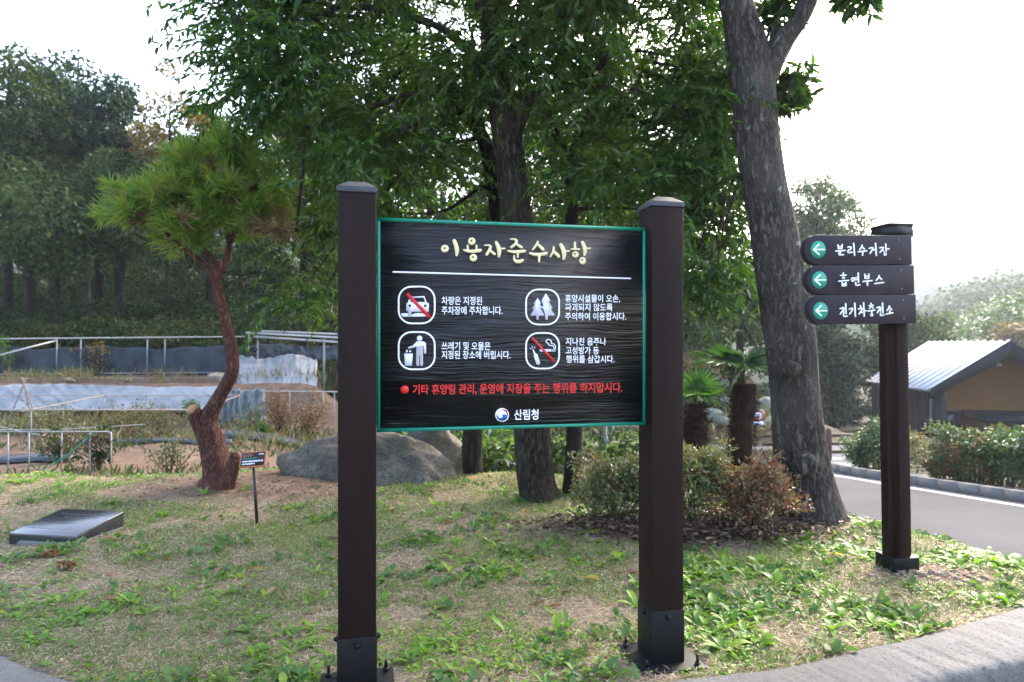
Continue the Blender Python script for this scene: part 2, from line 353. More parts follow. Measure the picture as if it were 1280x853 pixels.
# ------------------------------------------------------------------ ground
def ip(y, a, b): return np.interp(y, a, b)
def zr(y): return -.1-.08*np.clip(y, -5, 21.5)
def xn(y): return ip(y, [-5, 2, 3.5, 5.2, 6.84, 7.9, 11, 14, 17, 18, 21.5], [7, 5.6, 5.2, 4.8, 4.3, 3.95, 3.4, 2.6, .2, -4, -8])
def xf(y): return ip(y, [-5, 2, 9.85, 13.6, 16.5, 18, 21.5], [10.6, 9.3, 7.4, 6.6, 6.6, 7.6, 9.5])
KB = np.array([(-7.0, 6.0), (-4.2, 4.25), (-2.75, 3.33), (-2.29, 3.05), (-1.93, 2.86), (-1.4, 2.66), (-.7, 2.56), (.1, 2.64), (.70, 2.82), (1.18, 2.93), (1.64, 3.12), (2.14, 3.33), (2.71, 3.62), (3.3, 3.98), (3.9, 4.45)])
def yk(x): return ip(x, np.r_[KB[:, 0], 4.6, 40], np.r_[KB[:, 1], 5.2, 5.2])
def T(x, y):
    x = np.asarray(x, float); y = np.asarray(y, float)
    L = ip(y, [0, 7.2, 9.2, 16.7, 17.4, 20.5, 23, 30, 45, 90, 200], [0, 0, -.45, -.45, .4, .5, 1.3, 2.4, 6, 12, 18])
    Cc = ip(y, [0, 7.2, 9.3, 16, 21.5], [0, 0, -.5, -1.1, -1.85])
    z = L+(Cc-L)*sstep(-5.5, -2.5, x)
    xc = ip(y, [0, 3, 4.1, 5.3, 8, 11, 14, 17, 21], [3.6, 3.5, 3.15, 2.55, 2.2, 1.8, .9, -1.5, -10])
    t = sstep(xc, xn(y)-.2, x)
    z = z+(zr(y)-.07-z)*t
    # beyond the far side of the road
    B = ip(y, [21.5, 22.4, 29, 45, 90, 200], [-1.9, -1.75, .7, 4.0, 10, 16])
    V = ip(y, [21.5, 40, 100, 400], [-1.9, -3.4, -7, -9])
    far = B+(L-B)*sstep(-4, -9, x); far = far+(V-far)*sstep(8.5, 14, x)
    z = z+(far-z)*sstep(20.8, 22.2, y)
    z = z+np.where((x > xf(y)+.1) & (y < 21.5), .09, 0)
    # our side of the near kerb
    z = z+(-.2-z)*sstep(yk(x)-.02, yk(x)-.16, y)*np.where(x < 4.6, 1, 0)
    fl = np.maximum(np.exp(-(((x+.60)**2+(y-2.79)**2)/.06)**2), np.exp(-(((x-.69)**2+(y-3.06)**2)/.06)**2))
    z = z+(-.006-z)*fl
    # planting mound of the pine, mulch under bushes, soil heap at the direction post
    lawn = (1-t)*np.where(y > yk(x), 1, 0)
    g = lambda cx, cy, rx, ry: np.exp(-((x-cx)/rx)**2-((y-cy)/ry)**2)
    z = z+lawn*(.07*g(-2.75, 6.5, 1.0, .8)+.05*g(1.35, 5.15, .9, .45)+.045*g(2.55, 4.1, .42, .25)+.06*g(-1.35, 7.0, 1.2, .5))
    z = z+(1-fl)*np.where(y < 60, .018*np.sin(x*2.3+1)*np.sin(y*2.9)+.012*np.sin(x*5.1+y*3.7), 0)*np.clip(lawn+.0, 0, 1)*np.where(y > 4.5, 1, .45)
    return z
def Tz(x, y): return float(T(x, y))
xs = np.unique(np.r_[-3000, -1500, -700, -350, -180, -100, np.arange(-60, -9, 1.2), np.arange(-9, 9.01, .085), np.arange(10, 60, 1.2), 100, 180, 350, 700, 1500, 3000])
ys = np.unique(np.r_[-400, -150, -60, -25, -10, -4, 0, np.arange(1, 9.5, .075), np.arange(9.5, 24, .25), np.arange(24, 60, 1.5), 75, 100, 150, 250, 400, 700, 1200, 2000, 3500])
X, Y = np.meshgrid(xs, ys); Z = T(X, Y)
near = (np.abs(X) < 9) & (Y > 1) & (Y < 9.5) & (Y > yk(X)+.02)
rn = R.normal(size=Z.shape)*.004; Z = Z+np.where(near, rn, 0)
ny, nx = X.shape
i, j = np.meshgrid(np.arange(ny-1), np.arange(nx-1), indexing='ij'); i = i.ravel(); j = j.ravel()
me = mesh_from('ground', np.c_[X.ravel(), Y.ravel(), Z.ravel()], [np.c_[i*nx+j, i*nx+j+1, (i+1)*nx+j+1, (i+1)*nx+j]], True)
gx, gy = X.ravel(), Y.ravel()
wob = .25*np.sin(gx*3.1)+.2*np.sin(gy*4.3+gx)
soilm = np.clip(1.25-np.hypot((gx+2.6)/1.45, (gy-6.5+wob*.5)/.75), 0, 1)*1.6
soilm = np.maximum(soilm, sstep(7.9, 8.8, gy+wob)*sstep(-2.2, -3.2, gx)*(1-sstep(20.5, 21.5, gy)))
soilm = np.maximum(soilm, 1.3*np.exp(-((gx-2.5)/.42)**2-((gy-4.08)/.2)**2))
lit = np.maximum(sstep(20.8, 22, gy), 1.2*np.exp(-((gx-1.32)/.75)**2-((gy-5.1)/.28)**2))
lit = np.maximum(lit, sstep(8.2, 9.5, gy)*sstep(-3.2, -2.2, gx))
lit = np.maximum(lit, sstep(10.5, 12.5, gx)*sstep(5, 8, gy))
pavm = np.where(gy < yk(gx)-.02, 1., 0)*np.where(gx < 4.6, 1, 0)
pavm = np.maximum(pavm, sstep(xf(gy), xf(gy)+.05, gx)*(1-sstep(xf(gy)+1.3, xf(gy)+1.5, gx))*np.where(gy < 18, 1, 0))
col = np.c_[np.clip(soilm, 0, 1), np.clip(lit, 0, 1), np.clip(pavm, 0, 1), np.ones_like(gx)]
ca = me.color_attributes.new('zones', 'FLOAT_COLOR', 'POINT'); ca.data.foreach_set('color', col.astype(np.float32).ravel())
me.materials.append(M['ground'])
ground = struct(bpy.data.objects.new('ground', me)); C.objects.link(ground)

# road sheet, painted lines, far kerb, near kerb
def strip(name, ysamp, fa, fb, dz, mat, cols=2):
    P = []
    for y in ysamp:
        a, b = fa(y), fb(y)
        for t in np.linspace(0, 1, cols): P.append((a+(b-a)*t, y, zr(y)+dz))
    n = len(ysamp); i, j = np.meshgrid(np.arange(n-1), np.arange(cols-1), indexing='ij'); i = i.ravel(); j = j.ravel()
    me = mesh_from(name, P, [np.c_[i*cols+j, i*cols+j+1, (i+1)*cols+j+1, (i+1)*cols+j]]); me.materials.append(mat)
    o = struct(bpy.data.objects.new(name, me)); C.objects.link(o); return o
strip('road', np.arange(-4, 21.7, .25), lambda y: xn(y)-.25, xf, 0, M['asphalt'], 10)
strip('road_edge_line', np.arange(1, 16, .25), lambda y: xn(y)+.0, lambda y: xn(y)+.13, .004, M['line'])
strip('road_edge_line', np.arange(1, 16.6, .25), lambda y: xf(y)-.42, lambda y: xf(y)-.28, .004, M['line'])
P = MB(); yy = np.arange(1, 17.2, .4)
for a, b in zip(yy[:-1], yy[1:]):
    g = .012
    xa, xb = xf(a+g), xf(b); za, zb = zr(a), zr(b)
    P.add([(xa, a+g, za-.1), (xa+.16, a+g, za-.1), (xb+.16, b, zb-.1), (xb, b, zb-.1), (xa+.02, a+g, za+.15), (xa+.16, a+g, za+.15), (xb+.16, b, zb+.15), (xb+.02, b, zb+.15)],
          np.array([(0,3,2,1),(4,5,6,7),(0,1,5,4),(1,2,6,5),(2,3,7,6),(3,0,4,7)]))
struct(P.build('road_kerb', M['conc2']))
# near kerb: swept rounded section, roughened
kp = catmull(KB, 520); tn = unit(np.gradient(kp, axis=0)); nrm = np.c_[tn[:, 1], -tn[:, 0]]   # towards the viewer
prof = [(-.0, -.25), (.0, .012), (.03, .022), (.12, .028), (.22, .026), (.31, .022), (.345, .016), (.362, -.004), (.366, -.05), (.37, -.12), (.374, -.26)]
V = []
for k, (p, q) in enumerate(zip(kp, nrm)):
    for m, (o_, h) in enumerate(prof):
        jit = .008*nz((p[0]*3, p[1]*3, m*2.1), 1.7)+.008*nz((p[0]*14, p[1]*14, m*3.), 1.)+.006*nz((p[0]*37, p[1]*37, m*3.), 1.)
        ex = jit*2.2 if m in (0, 1, 2) else jit
        w = o_*(.80+.22*float(np.clip((p[0]-1.0)/1.7, 0, 1)))
        V.append((p[0]+q[0]*(w+ex), p[1]+q[1]*(w+ex), h+jit))
n, k = len(kp), len(prof); i, j = np.meshgrid(np.arange(n-1), np.arange(k-1), indexing='ij'); i = i.ravel(); j = j.ravel()
me = mesh_from('kerb', V, [np.c_[i*k+j, i*k+j+1, (i+1)*k+j+1, (i+1)*k+j]], True); me.materials.append(M['conc'])
struct(bpy.data.objects.new('kerb', me)); C.objects.link(bpy.data.objects['kerb'])

# ------------------------------------------------------------------ lettering helpers
def stroke(mb, pts, z0, z1, mapf, closed=False, n=None):
    """pts: (x, y, width) in picture units of a tracing; mapf turns them into board (u, v); raised prism of quads"""
    P = np.asarray(pts, float); n = n or max(2, 5*(len(P)-1)+1)
    if len(P) > 2: P = catmull(P, n)
    c = P[:, :2]; w = P[:, 2]/2
    t = unit(np.gradient(c, axis=0)); s = np.c_[-t[:, 1], t[:, 0]]
    L = c+s*w[:, None]; Rr = c-s*w[:, None]
    a0 = np.linspace(0, math.pi, 7)[1:-1]
    cap0 = [c[0]+w[0]*(math.cos(a)*s[0]-math.sin(a)*t[0]) for a in a0]
    cap1 = [c[-1]+w[-1]*(-math.cos(a)*s[-1]+math.sin(a)*t[-1]) for a in a0]
    m = len(c)
    poly = [*L, *cap1[::-1], *Rr[::-1], *cap0[::-1]]
    poly = np.array([mapf(*q) for q in poly])
    # walk: L forward, end cap, R backward, start cap
    nn = len(poly)
    V = np.r_[np.c_[poly[:, 0], np.full(nn, -z0), poly[:, 1]], np.c_[poly[:, 0], np.full(nn, -z1), poly[:, 1]]]
    i = np.arange(nn); Fs = [np.c_[i, (i+1) % nn, (i+1) % nn+nn, i+nn]]
    q = np.arange(m-1); k1 = len(cap1)
    Fs.append(np.c_[q, q+1, 2*m+k1-2-q, 2*m+k1-1-q]+nn)
    Fs.append((np.r_[m-1, np.arange(m, m+k1), m+k1])[None]+nn)
    Fs.append((np.r_[2*m+k1-1, np.arange(2*m+k1, nn), 0])[None]+nn)
    mb.add(V, Fs)
def ring(mb, cx, cy, rx, ry, hx, hy, hr, z0, z1, mapf, n=28):
    a = np.arange(n)/n*2*math.pi
    O = np.array([mapf(cx+rx*math.cos(t), cy+ry*math.sin(t)) for t in a]); I = np.array([mapf(hx+hr*math.cos(t), hy+hr*math.sin(t)) for t in a])
    V = np.r_[np.c_[O[:, 0], np.full(n, -z0), O[:, 1]], np.c_[O[:, 0], np.full(n, -z1), O[:, 1]], np.c_[I[:, 0], np.full(n, -z1), I[:, 1]], np.c_[I[:, 0], np.full(n, -z0), I[:, 1]]]
    i = np.arange(n); j = (i+1) % n
    mb.add(V, np.concatenate([np.c_[i, j, j+n, i+n], np.c_[i+n, j+n, j+2*n, i+2*n], np.c_[i+2*n, j+2*n, j+3*n, i+3*n]]))
def poly(mb, pts, z0, z1, mapf):
    P = np.array([mapf(*q) for q in pts]); n = len(P); i = np.arange(n)
    V = np.r_[np.c_[P[:, 0], np.full(n, -z0), P[:, 1]], np.c_[P[:, 0], np.full(n, -z1), P[:, 1]]]
    mb.add(V, [np.c_[i, (i+1) % n, (i+1) % n+n, i+n], (i+n)[None]])
def circ(cx, cy, r, n=24, ry=None): return [(cx+r*math.cos(a), cy+(ry or r)*math.sin(a)) for a in np.arange(n)/n*2*math.pi]
def text_mesh(body, off):
    cu = bpy.data.curves.new('t', 'FONT'); cu.body = body; cu.size = 1; cu.offset = off; cu.resolution_u = 3
    o = bpy.data.objects.new('t', cu); C.objects.link(o); bpy.context.view_layer.update()
    me = bpy.data.meshes.new_from_object(o.evaluated_get(bpy.context.evaluated_depsgraph_get()))
    V = np.array([v.co[:] for v in me.vertices]); Fs = [list(p.vertices) for p in me.polygons]
    bpy.data.objects.remove(o); bpy.data.curves.remove(cu); bpy.data.meshes.remove(me)
    return V, Fs
def text(mb, body, x0, x1, yc0, yc1, hpx, z, mapf, off=.012, trim=True):
    """fits a line of writing between tracing columns x0 and x1, centred on rows yc0..yc1; hpx = height of a syllable"""
    V, Fs = text_mesh(body, off)
    a, b = V[:, 0].min(), V[:, 0].max()
    X_ = x0+(V[:, 0]-a)/(b-a)*(x1-x0); t = (X_-x0)/(x1-x0)
    Y_ = yc0+(yc1-yc0)*t-(V[:, 1]-.38)*hpx/.92
    U = np.array([mapf(p, q) for p, q in zip(X_, Y_)])
    W = np.c_[U[:, 0], np.full(len(U), -z), U[:, 1]]
    by = {}
    for f in Fs: by.setdefault(len(f), []).append(f)
    mb.add(W, [np.array(f) for f in by.values()])

# ------------------------------------------------------------------ notice board
PHI = rad(12.28); D0 = 2.767
X0, Y0 = -.1981*D0, D0
cph, sph = math.cos(PHI), math.sin(PHI)
def board_uv(px, py):
    a = (px-640)/F
    y = (X0*sph-Y0*cph)/(a*sph-cph)
    return ((a*y-X0)*cph+(y-Y0)*sph, HC+(HY-py)/F*y)
sign = empty('notice_board', (X0, Y0, 0), PHI, 'large dark wooden notice board framed in green between two brown posts on the lawn', 'notice board')
BW, BZ0, BZ1, PW = 1.165, 1.0435, 1.9135, .148
pn = MB().box((.0135, 0, BZ0+.0135), (BW-.0135, .036, BZ1-.0135)).build('board_panel', M['board'], sign)
fr = MB()
fw = .0135
fr.box((0, -.004, BZ0), (BW, .04, BZ0+fw)); fr.box((0, -.004, BZ1-fw), (BW, .04, BZ1))
fr.box((0, -.004, BZ0+fw), (fw, .04, BZ1-fw)); fr.box((BW-fw, -.004, BZ0+fw), (BW, .04, BZ1-fw))
fr.build('board_frame', M['green'], sign)
for sx in (-PW-.003, BW+.003):
    x0, x1, y0, y1 = sx, sx+PW, -.06, -.06+PW
    pt = MB().box((x0, y0, .0), (x1, y1, 2.0)).build('post', M['post'], sign, bevel=.004)
    c = MB(); e = .004
    c.box((x0-e, y0-e, 2.0), (x1+e, y1+e, 2.021))
    c.build('post_cap_rim', M['rim'], sign, bevel=.002)
    c = MB(); q = .040
    b0 = [(x0-e, y0-e, 2.0212), (x1+e, y0-e, 2.0212), (x1+e, y1+e, 2.0212), (x0-e, y1+e, 2.0212)]
    b1 = [(x0+q, y0+q, 2.05), (x1-q, y0+q, 2.05), (x1-q, y1-q, 2.05), (x0+q, y1-q, 2.05)]
    c.add(b0+b1, np.array([(4,5,6,7),(0,1,5,4),(1,2,6,5),(2,3,7,6),(3,0,4,7)]))
    c.build('post_cap', M['cap'], sign)
    sh = MB().box((x0-.003, y0-.003, .004), (x1+.003, y1+.003, .241)).build('steel_shoe', M['steel'], sign, bevel=.0015)
    MB().box((x0-.075, y0-.075, -.012), (x1+.075, y1+.075, .012)).build('base_plate', M['steel'], sign, bevel=.002)
    xm, ym = (x0+x1)/2, (y0+y1)/2
    for d in ((0, -1), (0, 1), (1, 0), (-1, 0)):
        bx, by = xm+d[0]*(PW/2+.003), ym+d[1]*(PW/2+.003)
        b = MB(); dv = np.array((d[0], d[1], 0.)); p = np.array((bx, by, .214))
        b.tube([p, p+dv*.006], .013, 12); b.tube([p+dv*.006, p+dv*.010, p+dv*.014, p+dv*.0165], [.0105, .0098, .0075, .003], 12)
        b.build('bolt', M['steel'], sh, smooth=False)
    for d in ((-1, -1), (1, -1), (1, 1), (-1, 1)):
        p = np.array((xm+d[0]*.118, ym+d[1]*.118, .012))
        b = MB(); b.tube([p, p+(0, 0, .012)], .013, 6); b.tube([p+(0, 0, .012), p+(0, 0, .045)], .0065, 8)
        b.build('anchor_bolt', M['steel'], sh)
# writing on the board
tm1 = lambda x, y: board_uv(540+x/12.8, 295+y/12.8)
tm2 = lambda x, y: board_uv(630+x/10.667, 295+y/10.667)
mb = MB(); zt = [.003]
def S(mp, *pts): zt[0] += .00006; stroke(mb, pts, 0, zt[0], mp)
def RG(mp, cx, cy, rx, ry, hx, hy, hr): zt[0] += .00006; ring(mb, cx, cy, rx, ry, hx, hy, hr, 0, zt[0], mp)
RG(tm1, 206, 206, 63, 61, 199, 200, 16); S(tm1, (355,82,58), (385,160,66), (398,240,64), (393,312,38))
RG(tm1, 635, 88, 60, 59, 628, 82, 15); S(tm1, (568,155,28), (572,222,32)); S(tm1, (708,155,28), (712,222,32))
S(tm1, (505,225,22), (560,243,44), (640,250,50), (740,240,56), (774,232,46)); RG(tm1, 660, 352, 60, 60, 654, 343, 15)
S(tm1, (840,153,20), (900,153,28), (935,172,36), (915,235,46), (874,300,44)); S(tm1, (935,240,28), (985,282,40), (1006,294,34))
S(tm1, (1025,105,44), (1060,180,64), (1075,260,64), (1068,332,36)); S(tm1, (1085,206,24), (1160,205,26))
S(tm2, (87,46,18), (138,48,26), (165,68,34), (148,112,36), (97,153,36)); S(tm2, (168,112,26), (212,143,36), (234,154,32))
S(tm2, (55,202,24), (120,214,38), (200,213,44), (272,205,40)); S(tm2, (182,225,28), (182,285,22)); S(tm2, (133,265,18), (135,310,28), (160,340,44), (205,345,46), (243,328,38))
S(tm2, (448,78,24), (430,120,30), (382,185,24)); S(tm2, (446,112,28), (495,158,40), (520,184,38)); S(tm2, (345,233,26), (400,248,40), (480,250,44), (558,236,46)); S(tm2, (468,262,34), (466,345,26))
S(tm2, (660,150,22), (655,208,28), (615,280,20)); S(tm2, (664,213,30), (705,252,44), (728,276,36)); S(tm2, (755,120,44), (785,180,54), (800,250,52), (793,310,30)); S(tm2, (815,207,24), (866,205,20))
S(tm2, (942,92,28), (945,172,32)); S(tm2, (895,178,20), (1002,181,22)); RG(tm2, 950, 250, 42, 42, 943, 243, 13)
S(tm2, (1043,90,40), (1065,140,50), (1078,200,50), (1072,255,30)); S(tm2, (1090,170,22), (1146,168,18)); RG(tm2, 1045, 333, 43, 49, 1039, 326, 13)
mb.build('title_lettering', M['cream'], pn)
mb = MB(); P1 = board_uv; stroke(mb, [(491.6, 340.2, 2), (788, 348.4, 1.7)], 0, .002, P1); mb.build('dividing_line', M['white'], pn)
RB = {}
for body, a, b, y, h in (('차량은 지정된', 552, 602.5, 376, 10.4), ('주차장에 주차합니다.', 552, 628, 388.2, 10.4), ('휴양시설물이 오손,', 706.3, 775, 373.2, 9.6), ('파괴되지 않도록', 706.3, 765.5, 384.2, 9.6),
                         ('주의하여 이용합시다.', 706.3, 782.5, 395.6, 9.6), ('쓰레기 및 오물은', 552, 613, 432.6, 10.3), ('지정된 장소에 버립시다.', 552, 638, 443.6, 10.3), ('지나친 음주나', 707, 757.5, 427, 9.6),
                         ('고성방가 등', 707, 748.5, 438.2, 9.6), ('행위를 삼갑시다.', 707.5, 768, 449, 9.6)):
    mb = RB.setdefault((a > 650, y > 410), MB()); text(mb, body, a, b, y, y+.15, h, .0016, P1)
for mb in RB.values(): mb.build('rules_lettering', M['white'], pn)
mb = MB(); text(mb, '기타 휴양림 관리, 운영에 지장을 주는 행위를 하지맙시다.', 516, 777.8, 487, 484.2, 12.6, .0016, P1, .016)
poly(mb, circ(505.9, 487.2, 5.1), 0, .0016, P1); mb.build('red_warning_lettering', M['dot'], pn)
mb = MB(); text(mb, '산림청', 642.5, 673, 518.6, 518.2, 13, .0018, P1, .016); mb.build('agency_lettering', M['white'], pn)
# emblem
cx, cy, r = 627.6, 519., 8.6
em = MB(); poly(em, circ(cx, cy, r, 32), 0, .0012, P1); em = em.build('emblem', M['white'], pn)
b = MB()
pts = [(cx+r*.84*math.cos(a), cy+r*.84*math.sin(a)) for a in np.linspace(rad(-178), rad(-330), 16)]
pts += [(cx+r*.84*.5*math.cos(a)+r*.36, cy+r*.84*.45*math.sin(a)-r*.0+r*.25) for a in np.linspace(rad(40), rad(-150), 9)][::1]
pts += [(cx-r*.25+r*.42*math.cos(a), cy+r*.02+r*.42*math.sin(a)) for a in np.linspace(rad(30), rad(170), 8)]
poly(b, pts, 0, .0016, P1); b.build('emblem_wave', M['blue'], em)
b = MB(); stroke(b, [(cx+r*.0, cy-r*.80, .6), (cx+r*.5, cy-r*.64, 2.1), (cx+r*.80, cy-r*.15, 1.6), (cx+r*.82, cy+r*.15, .5)], 0, .0017, P1); b.build('emblem_accent', M['wine'], em)
# pictograms
def roundbox(x0, y0, x1, y1, rr, n=7):
    out = []
    for (ccx, ccy, a0) in ((x1-rr, y1-rr, 0), (x0+rr, y1-rr, 90), (x0+rr, y0+rr, 180), (x1-rr, y0+rr, 270)):
        out += [(ccx+rr*math.cos(rad(a0+a)), ccy+rr*math.sin(rad(a0+a))) for a in np.linspace(0, 90, n)]
    return out
def frame_line(x0, y0, x1, y1, rr, w):
    mb = MB(); A = np.array([P1(*q) for q in roundbox(x0, y0, x1, y1, rr)]); B = np.array([P1(*q) for q in roundbox(x0+w, y0+w, x1-w, y1-w, rr-w)])
    n = len(A); i = np.arange(n); j = (i+1) % n
    V = np.r_[np.c_[A[:, 0], np.zeros(n), A[:, 1]], np.c_[A[:, 0], np.full(n, -.002), A[:, 1]], np.c_[B[:, 0], np.full(n, -.002), B[:, 1]], np.c_[B[:, 0], np.zeros(n), B[:, 1]]]
    mb.add(V, np.concatenate([np.c_[i, j, j+n, i+n], np.c_[i+n, j+n, j+2*n, i+2*n], np.c_[i+2*n, j+2*n, j+3*n, i+3*n]])); return mb.build('pictogram', M['white'], pn)
k = 14.217
f1 = frame_line(497.2, 357.6, 544.4, 405.6, 17, 2.1); mp = lambda x, y: P1(490+x/k, 350+y/k); b = MB()
poly(b, [(300,345),(325,345),(335,395),(590,395),(560,320),(375,320),(340,300),(575,288),(612,395),(655,425),(655,565),(345,565),(345,640),(285,640),(285,555),(255,555),(255,420),(285,395)], 0, .0014, mp)
poly(b, [(155,602),(185,590),(200,602),(225,588),(240,600),(265,596),(284,600),(284,655),(190,658)], 0, .0014, mp); poly(b, [(286,641),(344,641),(365,602),(385,612),(410,590),(430,600),(460,586),(485,598),(520,588),(545,605),(590,590),(660,650),(286,655)], 0, .0015, mp)
b.build('parked_vehicle_shape', M['pict'], f1)
for q in (316, 592): b = MB(); poly(b, circ(q, 460, 24, 14), .0014, .0019, mp); b.build('lamp_dot', M['black'], f1)
b = MB(); poly(b, [(240,265),(285,228),(690,640),(650,688)], .0, .0026, mp); b.build('red_bar', M['red'], f1)
f2 = frame_line(656.5, 361.2, 699.8, 407, 16, 2.0); mq = lambda x, y: P1(630+x/6.737, 280+y/6.737); b = MB()
poly(b, [(283,625),(312,670),(300,672),(325,708),(308,712),(340,772),(292,772),(292,806),(272,806),(272,772),(222,772),(255,715),(236,717),(262,672),(248,675)], 0, .0014, mq)
poly(b, [(352,585),(392,650),(376,655),(408,712),(392,716),(430,772),(368,772),(368,806),(348,806),(348,772),(338,735),(318,698),(332,690),(316,645)], 0, .0015, mq); b.build('tree_shape', M['pict'], f2)
f3 = frame_line(497.2, 414.4, 544.4, 463, 17, 2.1); mp3 = lambda x, y: P1(490+x/k, 410+y/k); b = MB()
poly(b, circ(490, 190, 50, 20), 0, .0014, mp3); poly(b, [(440,242),(560,242),(600,270),(608,440),(596,462),(575,462),(566,440),(560,330),(552,330),(550,655),(536,676),(512,676),(500,655),(497,485),(484,485),(482,655),(470,676),(445,676),(430,655),(428,335),(400,355),(300,372),(285,355),(292,338),(365,318)], 0, .0015, mp3)
poly(b, [(215,458),(370,458),(352,672),(232,672)], 0, .0014, mp3); poly(b, [(245,420),(262,388),(285,400),(268,440),(245,440)], 0, .0014, mp3); poly(b, circ(322, 418, 20, 8), 0, .0014, mp3); b.build('litter_figure_shape', M['pict'], f3)
f4 = frame_line(656.5, 415.6, 699.8, 462, 16, 2.0); mp4 = lambda x, y: P1(650+x/k, 410+y/k); b = MB()
poly(b, [(220,385),(238,380),(270,445),(310,475),(357,620),(345,650),(312,658),(292,640),(243,510),(245,460)], 0, .0014, mp4)
for q in ([(170,360),(185,360),(202,378),(190,388)], [(205,335),(222,330),(222,362),(208,360)], [(252,340),(270,335),(262,362),(244,366)]): poly(b, q, 0, .0014, mp4)
poly(b, [(350,383),(553,383),(553,423),(350,423)], 0, .0014, mp4)
for q in (565, 590, 612): poly(b, [(q,385),(q+13,385),(q+13,423),(q,423)], 0, .0014, mp4)
b.build('bottle_and_cigarette_shape', M['pict'], f4); b = MB()
stroke(b, [(500,205,16),(468,225,16),(465,255,16),(500,280,16),(520,310,16),(575,318,16),(600,340,16),(606,375,14)], 0, .0013, mp4); stroke(b, [(500,206,16),(530,215,16),(556,240,16),(556,275,16),(600,288,16),(625,320,16),(632,372,14)], 0, .0015, mp4); b.build('smoke_shape', M['white'], f4)
b = MB(); poly(b, [(195,185),(225,160),(635,600),(605,632)], 0, .0026, mp4); b.build('red_bar', M['red'], f4)

# ------------------------------------------------------------------ direction post
PH2 = rad(9); dsz = Tz(2.36, 4.18)
dp = empty('direction_post', (2.357, 4.18, dsz-.01), PH2, 'dark brown direction post with three arrow boards standing beside the road', 'direction post')
dp.rotation_euler = (0, rad(-1.0), PH2)
h, a_ = .075, .034
cross = [(-a_,-h),(a_,-h),(a_,-a_),(h,-a_),(h,a_),(a_,a_),(a_,h),(-a_,h),(-a_,a_),(-h,a_),(-h,-a_),(-a_,-a_)]
MB().prism(cross, 0, 2.075).build('post', M['dpost'], dp, bevel=.004)
MB().prism([(-.048,-.048),(.048,-.048),(.048,.048),(-.048,.048)], 0, 2.07).build('post_core', M['dpost'], dp)
MB().box((-.084, -.084, 0), (.084, .084, .088)).build('base_shoe', M['steel'], dp, bevel=.003)
c = MB(); c.box((-.080, -.080, 2.02), (.080, .080, 2.085)); c.box((-.083, -.083, 2.0852), (.083, .083, 2.10))
c.add([(-.082,-.082,2.1002),(.082,-.082,2.1002),(.082,.082,2.1002),(-.082,.082,2.1002),(-.03,-.03,2.125),(.03,-.03,2.125),(.03,.03,2.125),(-.03,.03,2.125)], np.array([(4,5,6,7),(0,1,5,4),(1,2,6,5),(2,3,7,6),(3,0,4,7)]))
c.build('post_cap', M['cap'], dp)
bpy.context.view_layer.update()
DM = dp.matrix_world.copy(); DI = DM.inverted()
BF = -.128            # front face of the boards in the post's own frame
def dmap(px, py):
    o = DI @ Vector((0, 0, HC)); d = (DI.to_3x3() @ Vector(((px-640)/F, 1, (HY-py)/F)))
    t = (BF-o.y)/d.y; q = o+d*t; return (q.x, q.z)
def sh_y(mb):     # lettering is built round y = 0; move it to the board's face
    mb.V = [v+np.array((0, BF, 0)) for v in mb.V]; return mb
rows = [((1006, 294, 1140.2, 329.8), (1022.7, 312.2)), ((1009, 331.6, 1143.2, 366.8), (1024.2, 350.2)), ((1011, 368.6, 1145.5, 404), (1025.6, 388.7))]
W_ = 22
L_ = [
 ((295,), [[(222,145),(228,205)],[(290,140),(285,205)],[(228,175),(285,172)],[(230,205),(285,203)],[(190,245),(335,235)],[(262,240),(262,275)],[(240,270),(243,303),(310,302)],
  [(380,182),(428,180),(420,220),(388,230),(385,268),(450,262)],[(472,122),(488,312)],[(608,152),(600,180),(570,220)],[(610,183),(645,213)],[(548,255),(680,243)],[(620,255),(615,312)],
  [(722,202),(775,190),(770,225),(735,280)],[(780,225),(820,222)],[(822,122),(835,314)],[(890,195),(945,185),(935,215),(895,265)],[(930,225),(955,248)],[(985,132),(992,248)],[(995,212),(1036,208)],('o',975,293,25,27)]),
 ((330,), [[(308,145),(308,165)],[(264,186),(353,180)],('o',310,225,25,22),[(237,280),(390,266)],[(288,302),(292,350)],[(348,298),(350,350)],[(290,326),(348,323)],[(292,352),(350,350)],
  ('o',460,252,29,38),[(495,225),(540,220)],[(495,257),(545,252)],[(545,147),(550,300)],[(505,300),(510,342),(573,338)],[(650,167),(655,235)],[(715,165),(712,235)],[(655,200),(712,198)],[(655,235),(712,233)],[(620,285),(766,268)],[(695,280),(692,345)],
  [(880,188),(870,220),(835,265)],[(880,215),(918,250)],[(812,318),(953,298)]]),
 ((370,), [[(257,205),(315,190),(300,232),(260,290)],[(295,238),(320,265)],[(320,222),(345,220)],[(345,127),(352,285)],[(312,287),(318,328),(370,325)],[(402,215),(455,200),(445,240),(410,290)],[(490,117),(500,328)],
  [(582,160),(585,187)],[(550,212),(605,200),(595,240),(560,290)],[(590,245),(610,270)],[(632,112),(642,325)],[(645,240),(670,238)],[(750,122),(752,142)],[(722,158),(783,152)],[(760,160),(725,200)],[(756,175),(785,195)],[(702,245),(808,228)],[(762,240),(762,278)],('o',762,307,26,24),
  [(842,192),(895,180),(885,215),(850,270)],[(885,225),(905,248)],[(905,212),(930,210)],[(932,117),(940,275)],[(900,277),(905,315),(953,308)],[(1045,162),(1035,195),(1008,235)],[(1048,190),(1080,222)],[(1050,240),(1050,278)],[(992,293),(1098,272)]])]
names = ['topmost', 'middle', 'lowest']
